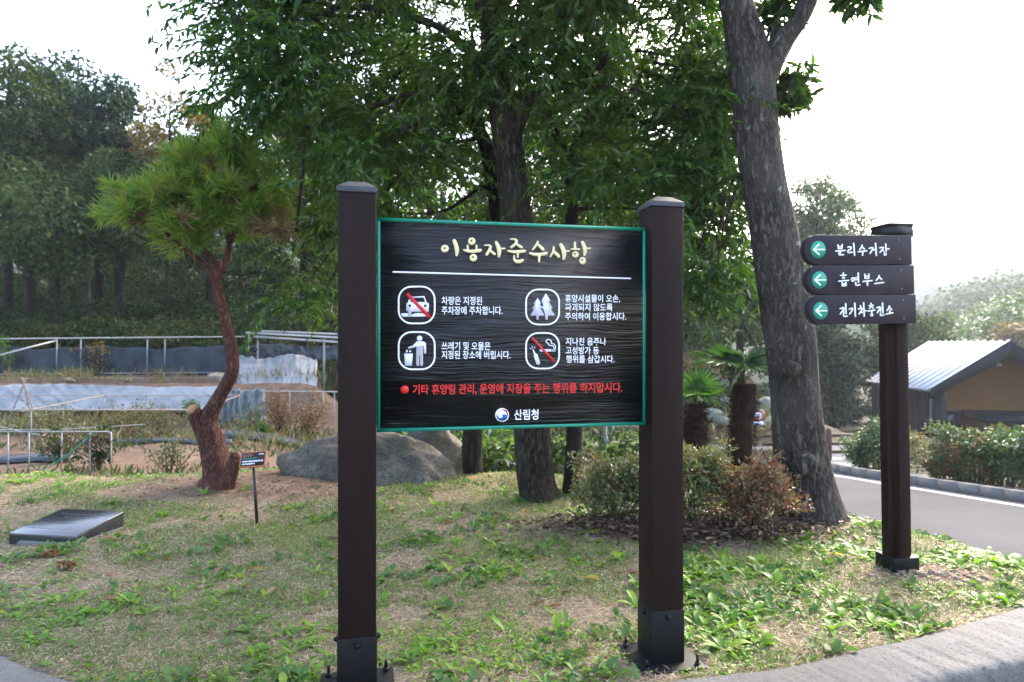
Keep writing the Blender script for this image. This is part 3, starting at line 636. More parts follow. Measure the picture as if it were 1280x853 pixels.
for q, (((x0, y0, x1, y1), (cx, cy)), ((oy,), strokes)) in enumerate(zip(rows, L_)):
    TL, BR = dmap((x0+x1)/2, y0), dmap(x1, y1); xl = dmap(x0, (y0+y1)/2)[0]
    zt_, zb = dmap((x0+x1)/2+0, y0)[1], dmap((x0+x1)/2, y1+1.2)[1]; xr = BR[0]; rr = (zt_-zb)*.5
    rx = rr*.9
    pl = [(xr, zb), (xr, zt_)]+[(xl+rx-rx*math.sin(a), (zt_+zb)/2+rr*math.cos(a)) for a in np.linspace(0, math.pi, 15)]
    bd = MB().prism(pl, BF, BF+.05, 'y').build('arrow_board', M['dboard'], dp, bevel=.003); recalc(bd)
    b = MB(); poly(b, circ(cx, cy, 9.3, 28, 10.8), 0, .0012, dmap); sh_y(b).build('arrow_disc', M['mint'], bd)
    b = MB(); stroke(b, [(cx-5.6, cy, 1.7), (cx+7.2, cy+.1, 1.7)], 0, .0022, dmap); stroke(b, [(cx+.6, cy-6.4, 1.9), (cx-5.8, cy-.1, 1.9)], 0, .0024, dmap); stroke(b, [(cx-5.8, cy+.1, 1.9), (cx+.9, cy+6.2, 1.9)], 0, .0026, dmap); sh_y(b).build('arrow_mark', M['white'], bd)
    mpd = lambda x, y, oy=oy: dmap(1030+x/12.8, oy+y/12.8)
    mb = MB(); zz = .0012
    for s in strokes:
        zz += .00005
        if s[0] == 'o': ring(mb, s[1], s[2], s[3], s[4], s[1], s[2], min(s[3], s[4])*.42, 0, zz, mpd, 20)
        else: stroke(mb, [(*p, W_) for p in s], 0, zz, mpd, n=(4*(len(s)-1)+1))
    sh_y(mb).build('board_lettering', M['white'], bd)
    for (px, py) in ((x1-17, y0+6.5), (x1-16, y1-5.5)):
        b = MB(); u, v = dmap(px, py); b.tube([(u, BF, v), (u, BF-.003, v)], .005, 8); b.build('screw', M['pipe'], bd)

# ------------------------------------------------------------------ stone plaque and tree label
pz = Tz(-3.2, 4.95)
pq = empty('stone_plaque', (-3.02, 4.72, pz), rad(-10), 'polished black granite plaque lying tilted in the grass', 'plaque')
w, d = .535, .46
ang = math.atan2(.118-.058, d)
MB().add([(-w, 0, -.03), (0, 0, -.03), (0, d, -.03), (-w, d, -.03), (-w, 0, .058), (0, 0, .058), (0, d, .122), (-w, d, .122)], np.array([(0,3,2,1),(4,5,6,7),(0,1,5,4),(1,2,6,5),(2,3,7,6),(3,0,4,7)])).build('granite_block', M['granite'], pq, bevel=.004)
for row, (v, a0, a1) in enumerate(((.36, .08, .46), (.30, .16, .44), (.20, .2, .36), (.10, .07, .4))):
    b = MB(); x = -w+a0
    while x < -w+a1:
        l = R.uniform(.010, .022)
        for e in range(2):
            u0 = x+R.uniform(0, .006); vv = v+R.uniform(-.008, .008); z_ = .058+vv*(.064/d)+.0007
            ln, wd = (l, .004) if e else (.004, R.uniform(.012, .022))
            sl = .064/d
            b.add([(u0, vv, z_), (u0+ln, vv, z_), (u0+ln, vv+wd, z_+wd*sl), (u0, vv+wd, z_+wd*sl)], np.array([(0, 1, 2, 3)]))
        x += l+.010
    b.build('engraved_line', M['engr'], pq)
MB().box((-w+.10, -.035, -.05), (.012, d-.02, .012)).build('plinth', M['conc2'], pq, bevel=.006)
lx, ly = -1.965, 5.27; lz = Tz(lx, ly)
tl = empty('tree_label', (lx, ly, lz), 0, 'small black name plate with orange rim on a thin stake near the pine', 'label')
top = at(317, 582, 5.27)-np.array((lx, ly, lz))
MB().tube([(0, 0, -.05), tuple(top)], .0125, 10).build('stake', M['black'], tl)
pm = Matrix.Translation(Vector(top)+Vector((.003, -.012, .048))) @ Matrix.Rotation(rad(-5), 4, 'Y') @ Matrix.Rotation(rad(-4), 4, 'Z') @ Matrix.Rotation(rad(-28), 4, 'X')
pl = MB().box((-.102, -.008, -.062), (.102, .010, .062), pm).build('name_plate', M['orange'], tl, bevel=.002)
MB().box((-.093, -.0105, -.053), (.093, -.006, .053), pm).build('plate_face', M['black'], pl)
def plate_text(body, u0, u1, v, hgt, mat, nm):
    V, Fs = text_mesh(body, .02); a, b_ = V[:, 0].min(), V[:, 0].max()
    W = np.c_[u0+(V[:, 0]-a)/(b_-a)*(u1-u0), np.full(len(V), -.0112), v+(V[:, 1]-.38)*hgt]
    W = W@np.array(pm.to_3x3()).T+np.array(pm.translation); q = MB(); by = {}
    for f in Fs: by.setdefault(len(f), []).append(f)
    q.add(W, [np.array(f) for f in by.values()]); q.build(nm, mat, pl)
plate_text('소나무', -.08, -.005, .031, .030, M['orange'], 'name_lettering')
def dashes(v, u0, u1, hh, mat, nm):
    q = MB(); u = u0
    while u < u1:
        l = R.uniform(.006, .013); q.box((u, -.0115, v-hh/2*R.uniform(.7, 1)), (min(u+l, u1), -.0108, v+hh/2), pm); u += l+.003
    q.build(nm, mat, pl)
dashes(.036, .045, .085, .010, M['white'], 'small_print'); dashes(.006, -.08, .03, .007, M['mint'], 'latin_line'); dashes(-.018, -.08, .085, .013, M['white'], 'small_print'); dashes(-.038, -.08, .02, .011, M['white'], 'small_print')

# ------------------------------------------------------------------ boulders
def rock_mesh(name, c, r, mat, parent=None, seed=0, sub=4, sharp=.35):
    import bmesh
    bm = bmesh.new(); bmesh.ops.create_icosphere(bm, subdivisions=sub, radius=1)
    rng = np.random.default_rng(seed); planes = unit(rng.normal(size=(9, 3))); offs = rng.uniform(.55, .9, 9)
    for v in bm.verts:
        p = np.array(v.co)
        for n_, o_ in zip(planes, offs):
            dd = p@n_-o_
            if dd > 0: p = p-n_*dd*.85
        p = p*(1+.16*nz(p, 1.6, seed)+.07*nz(p, 4.5, seed)+.035*nz(p, 11, seed)-.05*max(0, 1-abs(nz(p, 2.3, seed+9))*14))
        v.co = p*np.array(r)
    me = bpy.data.meshes.new(name); bm.to_mesh(me); bm.free()
    for p in me.polygons: p.use_smooth = sub > 2
    me.materials.append(mat); o = bpy.data.objects.new(name, me); C.objects.link(o); o.location = c
    if parent: o.parent = parent
    return o
o = rock_mesh('boulder', (-1.44, 7.05, -.10), (.98, .60, .60), M['rock'], seed=5, sub=5); o.rotation_euler = (0, .22, .1)
tag(o, 'big grey slanting boulder half hidden by the left post of the notice board', 'boulder')
o = rock_mesh('boulder', (-.98, 8.2, .0), (.55, .4, .62), M['rock'], seed=8, sub=4); o.rotation_euler = (0, .3, .4)
tag(o, 'smaller mossy boulder behind the big slanting one', 'boulder')

# ------------------------------------------------------------------ trees near the board
def limb_paths(origin, targets, rng, droop=.0):
    out = []
    for t in targets:
        o, t = np.array(origin), np.array(t); m = (o+t)/2+rng.normal(size=3)*.12+np.array((0, 0, .15))
        out.append([o, m, t])
    return out
def near_path(px):        # list of (px, py, halfwidth px, depth)
    return [(*at(a, b, y), w/F*y) for a, b, w, y in px]
def trunk_on(mb, rows, seg=28, samples=60, ridge=.10, seed=0, rough=.07):
    A = np.array(near_path(rows)); mb.tube(A[:, :3], A[:, 3], seg, rough, samples, True, ridge, seed)

# canopy outlines in picture terms are turned into clumps with their own depth
def canopy(polyg, n, d0, d1, rad_, rng, minsep=0):
    xs_ = [p[0] for p in polyg]; ys_ = [p[1] for p in polyg]; out = []
    while len(out) < n:
        x, y = rng.uniform(min(xs_), max(xs_)), rng.uniform(min(ys_), max(ys_))
        if inpoly(x, y, polyg): out.append(at(x, y, rng.uniform(d0, d1)))
    return np.array(out)
rng = np.random.default_rng(21)
ZH = 6.3
# tree A: main oak
oak = empty('oak_tree', (.27, ZH, Tz(.27, ZH)), 0, 'thick dark oak trunk rising behind the middle of the notice board, under a wide canopy', 'tree')
OFF = -np.array(oak.location)
def local(mb, off): mb.V = [v+off for v in mb.V]; return mb
rowsA = [(677, 655, 31, 6.3), (676, 628, 26, 6.3), (670, 600, 23.5, 6.3), (665, 545, 22.5, 6.3), (657, 430, 21, 6.3), (646, 280, 19.5, 6.3), (637, 197, 18.5, 6.3), (627, 131, 16.5, 6.3), (616, 75, 13.5, 6.3), (612, 0, 11.5, 6.4), (610, -120, 9, 6.6), (606, -260, 5, 6.8)]
polyA = [(262, 35), (290, -150), (560, -230), (880, -150), (905, 60), (890, 250), (858, 300), (835, 262), (700, 215), (560, 190), (480, 268), (430, 300), (415, 400), (345, 400), (318, 320), (330, 285), (385, 225), (330, 185), (285, 165), (262, 90)]
cA = canopy(polyA, 205, 5.2, 7.4, .5, rng)
for p in cA:
    px, py = p[0]/p[1]*F+640, HY-(p[2]-HC)/p[1]*F
    if px < 440 and py > 130: p[:] = at(px, py*.97, rng.uniform(7.1, 8.3))
# keep a window round the trunk open
keep = []
for p in cA:
    px, py = p[0]/p[1]*F+640, HY-(p[2]-HC)/p[1]*F
    if 575 < px < 690 and 95 < py < 300 and p[1] < 6.9: continue
    if 690 <= px < 800 and 225 < py < 300 and p[1] < 6.0: continue
    keep.append(p)
cA = np.array(keep)
tb = MB(); trunk_on(tb, rowsA, 36, 110, .12, 1)
for a, b, wd in (((637, 190), (665, 118), 8), ((616, 75), (700, 20), 7), ((622, 100), (540, 30), 7), ((665, 118), (760, 70), 5), ((700, 20), (840, -30), 5), ((540, 30), (420, 10), 5), ((616, 75), (560, -90), 6), ((612, 0), (720, -120), 6), ((420, 10), (290, 30), 3.5), ((625, 120), (500, 120), 5), ((500, 120), (380, 160), 3.5), ((380, 160), (370, 290), 3)):
    d1 = rng.uniform(5.5, 7.0) if a[0] != 637 else 6.3
    p, q = at(*a, 6.35), at(*b, d1); tb.tube([p, (p+q)/2+rng.normal(size=3)*.08, q], [wd/F*6.3, wd*.8/F*6.3, wd*.6/F*6.3], 10, .08, 12)
for p in cA[::2]:
    q = p+np.array((0, 0, -.1)); s_ = p+(at(625, 60, 6.4)-p)*.28; tb.tube([s_, (s_+q)/2+rng.normal(size=3)*.05, q], [.016, .011, .005], 5, 0, 6)
local(tb, OFF).build('trunk', M['oakbark'], oak, True)
Vv, Ff = spray_leaves(cA, rng.uniform(.40, .68, len(cA)), 14, 20, .092, .028)
MB().add(Vv+OFF, Ff).build('crown', M['oak'], oak)
# tree B: leaning stem with fork, left of the main oak
oakb = empty('oak_tree', (-.42, 7.3, Tz(-.42, 7.3)), 0, 'slim dark oak left of the thick trunk, forking to the left above the board', 'tree'); OFF = -np.array(oakb.location)
tb = MB(); trunk_on(tb, [(592, 630, 15, 7.3), (592, 600, 13, 7.3), (591, 545, 12.5, 7.3), (605, 400, 12, 7.3), (622, 282, 11, 7.3), (616, 225, 9.5, 7.3), (606, 180, 9, 7.3), (596, 160, 8, 7.3), (577, 142, 6, 7.2), (569, 128, 4.5, 7.1), (560, 60, 3, 7.0)], 24, 70, .10, 5)
trunk_on(tb, [(607, 185, 7, 7.3), (601, 150, 4, 7.3), (598, 110, 3, 7.4), (590, 40, 2, 7.5)], 8, 14, 0, 2)
trunk_on(tb, [(621, 240, 5, 7.3), (600, 236, 3, 7.2), (560, 262, 2, 7.0), (520, 268, 1.2, 6.9)], 8, 14, 0, 3)
trunk_on(tb, [(603, 172, 4, 7.3), (585, 175, 2.5, 7.2), (560, 180, 1.6, 7.1), (520, 190, 1, 7)], 8, 14, 0, 4)
cB = canopy([(430, 180), (640, 60), (800, 150), (840, 280), (700, 300), (640, 270), (540, 290), (470, 330), (400, 330)], 52, 7.6, 9.5, .5, rng)
cB = np.r_[cB, canopy([(290, -60), (640, -160), (720, 60), (600, 130), (450, 200), (320, 170), (280, 60)], 60, 7.4, 9.6, .5, rng)]
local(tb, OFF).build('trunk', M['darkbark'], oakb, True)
Vv, Ff = spray_leaves(cB, rng.uniform(.45, .75, len(cB)), 13, 18, .095, .029); MB().add(Vv+OFF, Ff).build('crown', M['oak'], oakb)
# tree C: slim stem on the right
oakc = empty('oak_tree', (.56, 6.4, Tz(.56, 6.4)), 0, 'slim oak stem between the thick trunk and the red tinged bushes', 'tree'); OFF = -np.array(oakc.location)
tb = MB(); trunk_on(tb, [(714, 640, 14, 6.4), (715, 610, 11.5, 6.4), (718, 545, 10, 6.4), (717, 400, 10, 6.5), (715, 270, 8.5, 6.7), (716, 200, 7, 6.9), (740, 130, 5, 7.1), (752, 70, 4, 7.3), (770, -20, 2.5, 7.5)], 22, 70, .10, 9)
trunk_on(tb, [(716, 210, 4, 6.8), (690, 150, 2.5, 7.0), (670, 90, 1.5, 7.2)], 8, 12, 0, 2)
trunk_on(tb, [(716, 262, 3, 6.7), (765, 260, 2, 6.6), (800, 262, 1.2, 6.5)], 8, 12, 0, 2)
cC = canopy([(690, 100), (790, 30), (905, 60), (925, 180), (915, 290), (840, 300), (780, 285), (700, 260)], 50, 6.6, 9.4, .5, rng)
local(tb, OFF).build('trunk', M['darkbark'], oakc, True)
Vv, Ff = spray_leaves(cC, rng.uniform(.4, .7, len(cC)), 13, 18, .095, .029); MB().add(Vv+OFF, Ff).build('crown', M['oak'], oakc)
# the tall leaning oak on the right
D5 = 5.45
big = empty('tall_oak_tree', (2.40, D5, Tz(2.40, D5)), 0, 'tall leaning oak with lichen spots and a forked top beside the road', 'tree'); OFF = -np.array(big.location)
tb = MB()
trunk_on(tb, [(1020, 690, 64, D5), (1016, 664, 49, D5), (1008, 625, 39, D5), (1001, 575, 33, D5), (994, 500, 29, D5), (988, 430, 29.5, D5), (978, 360, 29, D5), (967, 290, 28, D5), (956, 235, 26.5, D5), (947, 170, 26, D5), (940, 100, 26.5, D5), (933, 62, 25, D5), (925, 25, 21.5, D5), (919, 0, 20, D5), (905, -60, 17, 5.5), (890, -150, 13, 5.6), (880, -260, 8, 5.7)], 44, 130, .075, 13, .06)
trunk_on(tb, [(950, 112, 17, D5), (962, 80, 16.5, D5), (978, 52, 14, D5), (997, 28, 12, D5), (1010, 0, 11.5, D5), (1030, -50, 10, 5.4), (1070, -130, 7, 5.3)], 22, 40, .08, 4)
trunk_on(tb, [(958, 85, 4, D5), (966, 40, 2.6, D5), (982, 0, 2.2, D5), (992, -40, 2, 5.4)], 8, 14, 0, 4)
kn = at(972, 62, D5-.0)
for (px, py, w, dd) in ((1009, 583, 17, .10), (992, 462, 11, .06), (955, 100, 10, .04)):
    q = at(px, py, D5-.31 if py > 400 else D5-.12); tb.tube([q+(0, .08, 0), q+(0, -.015, .0), q+(0, -.03, .0)], [w/F*5.3, w*.75/F*5.3, .008], 14, .2, 6)
cD = np.r_[canopy([(880, -260), (1120, -260), (1100, -130), (1000, -110), (930, -90)], 30, 4.9, 6.2, .5, rng), [at(965, 22, 5.6), at(980, 12, 5.6), at(957, 42, 5.7), at(988, -4, 5.5)],
           canopy([(840, 60), (905, 20), (922, 150), (925, 250), (928, 330), (915, 385), (870, 370), (858, 300), (850, 180)], 42, 5.6, 7.0, .4, rng),
           [at(985, 108, 5.6), at(1000, 120, 5.7), at(996, 104, 5.5), at(978, 118, 5.6)], [at(1066, -6, 5.2), at(1075, -12, 5.2)]]
rD = np.r_[rng.uniform(.3, .42, 30), [.11]*4, rng.uniform(.3, .5, 42), [.085, .085, .08, .07], [.10, .12]]
for p in cD[30:76:2]:
    s_ = at(945, 120, D5); q = p+(s_-p)*.5; tb.tube([q, (q+p)/2+rng.normal(size=3)*.04, p], [.014, .010, .005], 5, 0, 6)
tb.tube([at(955, 125, D5+.1), at(975, 115, 5.55), at(1003, 112, 5.6)], [.016, .01, .005], 6, 0, 8)
local(tb, OFF).build('trunk', M['bigbark'], big, True)
lc = MB()
for (px, py, w) in ((952, 130, 9), (938, 38, 6), (939, 82, 4), (1000, 424, 4.5), (972, 442, 2.5), (958, 165, 3), (950, 150, 2.5)):
    q = at(px, py, 5.0); N = 9
    pts = [(px+w*R.uniform(.6, 1.05)*math.cos(a), py+w*R.uniform(.6, 1.05)*math.sin(a)) for a in np.arange(N)/N*6.283]
    lc.add([0], np.zeros((0, 3), int)) if False else None
Vv, Ff = spray_leaves(cD, rD, 11, 14, .095, .034); MB().add(Vv+OFF, Ff).build('crown', M['oak2'], big)

# ------------------------------------------------------------------ sculpted pine
DP = 6.45
pine = empty('pine_tree', (*at(268, 612, DP)[:2], Tz(at(268, 612, DP)[0], DP)), 0, 'small twisted garden pine with a flat bushy crown on a bare soil mound', 'tree'); OFF = -np.array(pine.location)
tb = MB()
trunk_on(tb, [(270, 640, 36, DP), (270, 612, 24, DP), (272, 596, 18, DP), (268, 570, 16, DP), (262, 545, 14.5, DP), (258, 528, 12.5, DP), (267, 510, 9, DP), (278, 490, 8, DP), (288, 472, 8.2, DP), (291, 455, 8, DP), (288, 430, 7.6, DP), (281, 400, 6.2, DP), (276, 375, 5.6, DP), (269, 350, 5.2, DP), (266, 338, 4, DP)], 26, 90, .13, 17, .12)
trunk_on(tb, [(260, 548, 12.5, DP), (250, 528, 10.5, DP-.02), (244, 517, 8.5, DP-.05), (241, 513, 7, DP-.06)], 16, 16, .15, 3)
trunk_on(tb, [(278, 617, 15, DP-.05), (286, 597, 10, DP-.1), (292, 582, 8.5, DP-.12), (294, 570, 6.5, DP-.12), (295, 566, 3, DP-.12)], 16, 16, .15, 6)
br = []
def branch(rows, sd): trunk_on(tb, rows, 10, 18, .05, sd)
branch([(268, 352, 6, DP), (262, 340, 4.5, DP), (248, 325, 4, DP-.05), (232, 312, 3.5, DP-.1), (222, 303, 3, DP-.15), (200, 285, 2, DP-.3)], 1)
branch([(268, 350, 6, DP), (270, 335, 4.5, DP), (262, 320, 4, DP+.05), (250, 305, 3, DP+.1), (240, 270, 2, DP+.1)], 2)
branch([(268, 352, 6, DP), (276, 338, 4.5, DP), (282, 325, 4, DP), (287, 308, 3.4, DP), (296, 285, 2.6, DP), (320, 262, 2, DP-.1)], 3)
branch([(287, 308, 3, DP), (280, 270, 2.4, DP+.1), (275, 230, 1.8, DP+.1), (270, 200, 1.2, DP)], 4)
branch([(222, 303, 2.6, DP-.15), (190, 275, 2, DP-.25), (150, 262, 1.4, DP-.3)], 5)
tuft, axis, dead = [], [], []
for (cx, cy, rx, ry, n_, dd, dz_) in ((165, 258, 46, 22, 30, .30, -.15), (225, 255, 55, 38, 58, .45, 0), (290, 235, 62, 40, 64, .45, 0), (262, 205, 52, 26, 40, .4, 0), (285, 188, 36, 16, 20, .3, 0), (232, 222, 40, 20, 20, .3, 0), (222, 296, 38, 20, 20, .3, -.1), (300, 275, 45, 25, 26, .35, 0), (340, 245, 24, 28, 16, .3, 0)):
    for _ in range(n_):
        q = rdir(1)[0]*(R.random()**.4); y = DP+dz_+q[1]*dd
        tuft.append(at(cx+q[0]*rx, cy-q[2]*ry, y)); axis.append(unit(q*np.array((1, 1, .8))+np.array(((cx-250)/160, 0, .55)))); dead.append(R.random() < .02)
for (cx, cy, n_, s_) in ((342, 288, 7, 15), (322, 278, 2, 10), (265, 207, 2, 5), (300, 258, 2, 6), (225, 268, 2, 8)):
    for _ in range(n_):
        tuft.append(at(cx+R.normal()*s_, cy+R.normal()*s_*.6, DP-.25+R.normal()*.12)); axis.append(unit(np.array((R.normal()*.5, -.6, R.normal()*.4)))); dead.append(True)
tuft, axis, dead = np.array(tuft), np.array(axis), np.array(dead)
hub = at(262, 290, DP)
for p, a in zip(tuft[::2], axis[::2]):
    s_ = p+(hub-p)*.3; tb.tube([s_, (s_+p)/2, p+a*.05], [.008, .006, .003], 5, 0, 5)
local(tb, OFF).build('trunk', M['pinebark'], pine, True)
st = MB(); q = at(241, 513, DP-.06)+OFF; st.tube([q+(-.0, 0, -.01), q+(-.010, -.022, .022), q+(-.011, -.024, .024)], [.054, .050, .004], 16, .10); st.build('pruned_stub', M['cut'], pine, True)
def needles(sel, name, mat):
    n = 50; P = np.repeat(tuft[sel], n, 0); A = np.repeat(axis[sel], n, 0)
    t = R.uniform(-.06, .09, (len(P), 1)); D = unit(A*R.uniform(.15, 1.2, (len(P), 1))+rdir(len(P))*.85)
    V, Fq = leaf_mesh(P+A*t, D, rdir(len(P)), R.uniform(.11, .19, len(P)), .0100, .0, .10, simple=False)
    MB().add(V+OFF, Fq).build(name, mat, pine)
needles(~dead, 'crown', M['needle']); needles(dead, 'dead_needles', M['deadneedle'])

# ------------------------------------------------------------------ bushes, palms
def bush(px, py_top, py_bot, Y, rx, lab, n, mat, seed):
    rg = np.random.default_rng(seed); b0 = at(px, py_bot, Y); z0 = Tz(b0[0], Y); hgt = (py_bot-py_top)/F*Y; rw = rx/F*Y
    e = empty('azalea_bush', (b0[0], Y, z0), 0, lab, 'bush', 'bushes round the right post of the notice board')
    sm = MB(); tips = []
    for k_ in range(26):
        a = rg.uniform(0, 6.283); rr = rw*rg.uniform(.1, 1)**.6; zt = hgt*(1-.55*(rr/rw)**2)*rg.uniform(.55, 1)
        p1 = np.array((math.cos(a)*rr*.45, math.sin(a)*rr*.4, zt*.5)); p2 = np.array((math.cos(a)*rr, math.sin(a)*rr*.8, zt)); tips += [p2, p1*.3+p2*.7]
        sm.tube([(rg.normal()*.03, rg.normal()*.03, -.03), p1, p2], [.009, .006, .0025], 5, 0, 8)
        for _ in range(3):
            q = p1+(p2-p1)*rg.uniform(.1, .9); t_ = q+rg.normal(size=3)*np.array((.11, .11, .07))+(0, 0, .07); tips.append(t_); sm.tube([q, t_], [.003, .0015], 4)
    sm.build('stems', M['stem'], e)
    tips = np.array(tips)
    V, Fq = clump_leaves(tips, rg.uniform(.05, .10, len(tips)), n, .036, .015, 1., False, .9, -.2)
    MB().add(V, Fq).build('leaves', mat, e)
bush(775, 558, 655, 5.25, 52, 'pinkish brown bush left of the right post of the notice board', 46, M['bush'], 1)
bush(860, 556, 662, 5.2, 56, 'olive and pink bush just right of the right post of the notice board', 46, M['bush'], 2)
bush(943, 572, 672, 5.0, 44, 'redder low bush in front of the tall leaning oak', 42, M['bush2'], 3)

def fan(mb, c, d, size, n=30, spread=rad(300), cup=.25):
    """one fan leaf: n folded blades radiating from the end of the stalk"""
    d = unit(np.array(d, float)); up = np.array((0, 0, 1.)); s = unit(np.cross(d, up)); nrm = np.cross(s, d)
    for a in np.linspace(-spread/2, spread/2, n):
        l = size*(.72+.28*math.cos(a*.5))*R.uniform(.93, 1.05); v = math.cos(a)*d+math.sin(a)*s+nrm*cup*.4*R.uniform(.6, 1.2); v = unit(v)
        V, Fq = leaf_mesh(np.array([c]), np.array([v]), np.array([nrm+R.normal(size=3)*.25]), l, l*.115, .25, .10+.12*R.random())
        mb.add(V, Fq)
def palm(px, pyb, Y, rows, fans, lab, mat):
    A = np.array(near_path(rows)); base = np.array((A[0, 0], Y, Tz(A[0, 0], Y)))
    e = empty('windmill_palm', base, 0, lab, 'palm', 'windmill palms by the road')
    t = MB(); A[0, 2] = min(A[0, 2], base[2]-.05); V, Fs = tube(A[:, :3], A[:, 3], 24, .25, 50, .25, 3); t.add(V-base, Fs)
    pts = catmull(A[:, :4], 60); n = 1500                               # shaggy fibres
    q = R.integers(0, 60, n); a = R.uniform(0, 6.283, n); rr = pts[q, 3]*R.uniform(.9, 1.12, n)
    P = pts[q, :3]+np.c_[np.cos(a)*rr, np.sin(a)*rr, R.normal(size=n)*.03]
    D = unit(np.c_[np.cos(a)*.7, np.sin(a)*.7, -R.uniform(-.5, 1.2, n)])
    V, Fq = leaf_mesh(P, D, rdir(n), R.uniform(.05, .13, n), .012, simple=True); t.add(V-base, Fq)
    t.build('trunk', M['palmbark'], e)
    tp = A[-1, :3]-base
    for (fx, fy, fd, size, drx, drz) in fans:
        c = at(fx, fy, Y+fd)-base; f = MB(); f.tube([tp, (tp+c)/2+(0, 0, .03), c], [.012, .009, .007], 6, 0, 8)
        fan(f, c, (drx, R.uniform(-.3, .3)-.2*np.sign(fd+.01), drz), size); f.build('frond', mat, e)
palm(866, 590, 8.6, [(866, 610, 11, 8.6), (867, 570, 11, 8.6), (868, 535, 11.5, 8.6), (870, 505, 8, 8.6)], [(878, 492, -.1, .30, .7, .3), (872, 486, -.2, .34, .15, .9), (862, 490, .1, .30, -.8, .25), (868, 494, -.3, .26, -.2, -.1), (880, 500, .2, .26, .9, -.2)], 'short palm with bright fan leaves beside the right post of the notice board', M['palm'])
palm(928, 590, 9.4, [(927, 610, 14, 9.4), (927, 565, 13.5, 9.4), (929, 530, 13, 9.4), (930, 500, 13, 9.4), (929, 480, 9, 9.4)], [(906, 455, -.3, .44, -.9, .10), (915, 448, .2, .40, -.5, .40), (932, 452, -.2, .40, .35, .35), (944, 462, .1, .42, .9, .1), (895, 447, .3, .40, -.9, .25), (925, 462, -.4, .4, -.1, -.2)], 'taller shaggy palm with shaded fan leaves beside the tall leaning oak', M['palmdark'])

# ------------------------------------------------------------------ lawn cover
def lawn_pts(n, x0, x1, y0, y1):
    y = y0+(y1-y0)*R.random(n)**1.45; x = R.uniform(x0, x1, n)
    xc = ip(y, [0, 3, 4.1, 5.3, 8, 9], [3.6, 3.5, 3.3, 2.9, 2.6, 2.4])
    ok = (y > yk(x)+.01) & (x < xc+.5) & (np.abs(x) < .8*y+.4)
    dirt = np.hypot((x+2.6)/1.35, (y-6.5)/.65) < 1
    ok &= ~dirt | (R.random(n) < .05)
    for cx, cy in ((-.606, 2.797), (.684, 3.079)):      # bare soil round the base plates
        u = (x-cx)*cph+(y-cy)*sph; v = -(x-cx)*sph+(y-cy)*cph
        ok &= (np.maximum(np.abs(u), np.abs(v)) > .168) | (R.random(n) < .015)
    ok &= (np.hypot((x-2.52)/.42, (y-4.06)/.15) > 1) | (R.random(n) < .12)
    return x[ok], y[ok]
def fld(x, y, s, o=0): return np.array([nz((a*s, b*s, o), 1.) for a, b in zip(x, y)])
def blades(n, name, mat, lab, cat, L0, L1, w, lie, y1, patch=None):
    x, y = lawn_pts(n, -7.5, 4.2, 2.5, y1)
    if patch is not None:
        f = fld(x, y, *patch[:2]); ok = f > patch[2]; x, y = x[ok], y[ok]
    k = len(x); a = R.uniform(0, 6.283, k); t = R.uniform(*lie, k)
    D = np.c_[np.cos(a)*np.cos(t), np.sin(a)*np.cos(t), np.sin(t)]
    P = np.c_[x, y, T(x, y)+R.uniform(-.003, .011, k)*(1 if lie[1] < 1 else 0)]
    far = 1+.16*np.clip(y-3.5, 0, 5)
    V, Fq = leaf_mesh(P, D, np.c_[np.zeros(k), np.zeros(k), np.ones(k)]+R.normal(size=(k, 3))*.2, R.uniform(L0, L1, k), w*far, 0, .15, simple=True)
    return stuff(MB().add(V, Fq).build(name, mat), lab, cat)
blades(420000, 'dry_grass', M['straw'], 'dry straw coloured grass matted over the lawn', 'grass', .02, .07, .0034, (-.05, .42), 9)
blades(260000, 'green_grass', M['grass'], 'short green grass growing through the dry turf', 'grass', .02, .06, .0036, (.35, 1.4), 9.2, (1.1, 3., -.06))
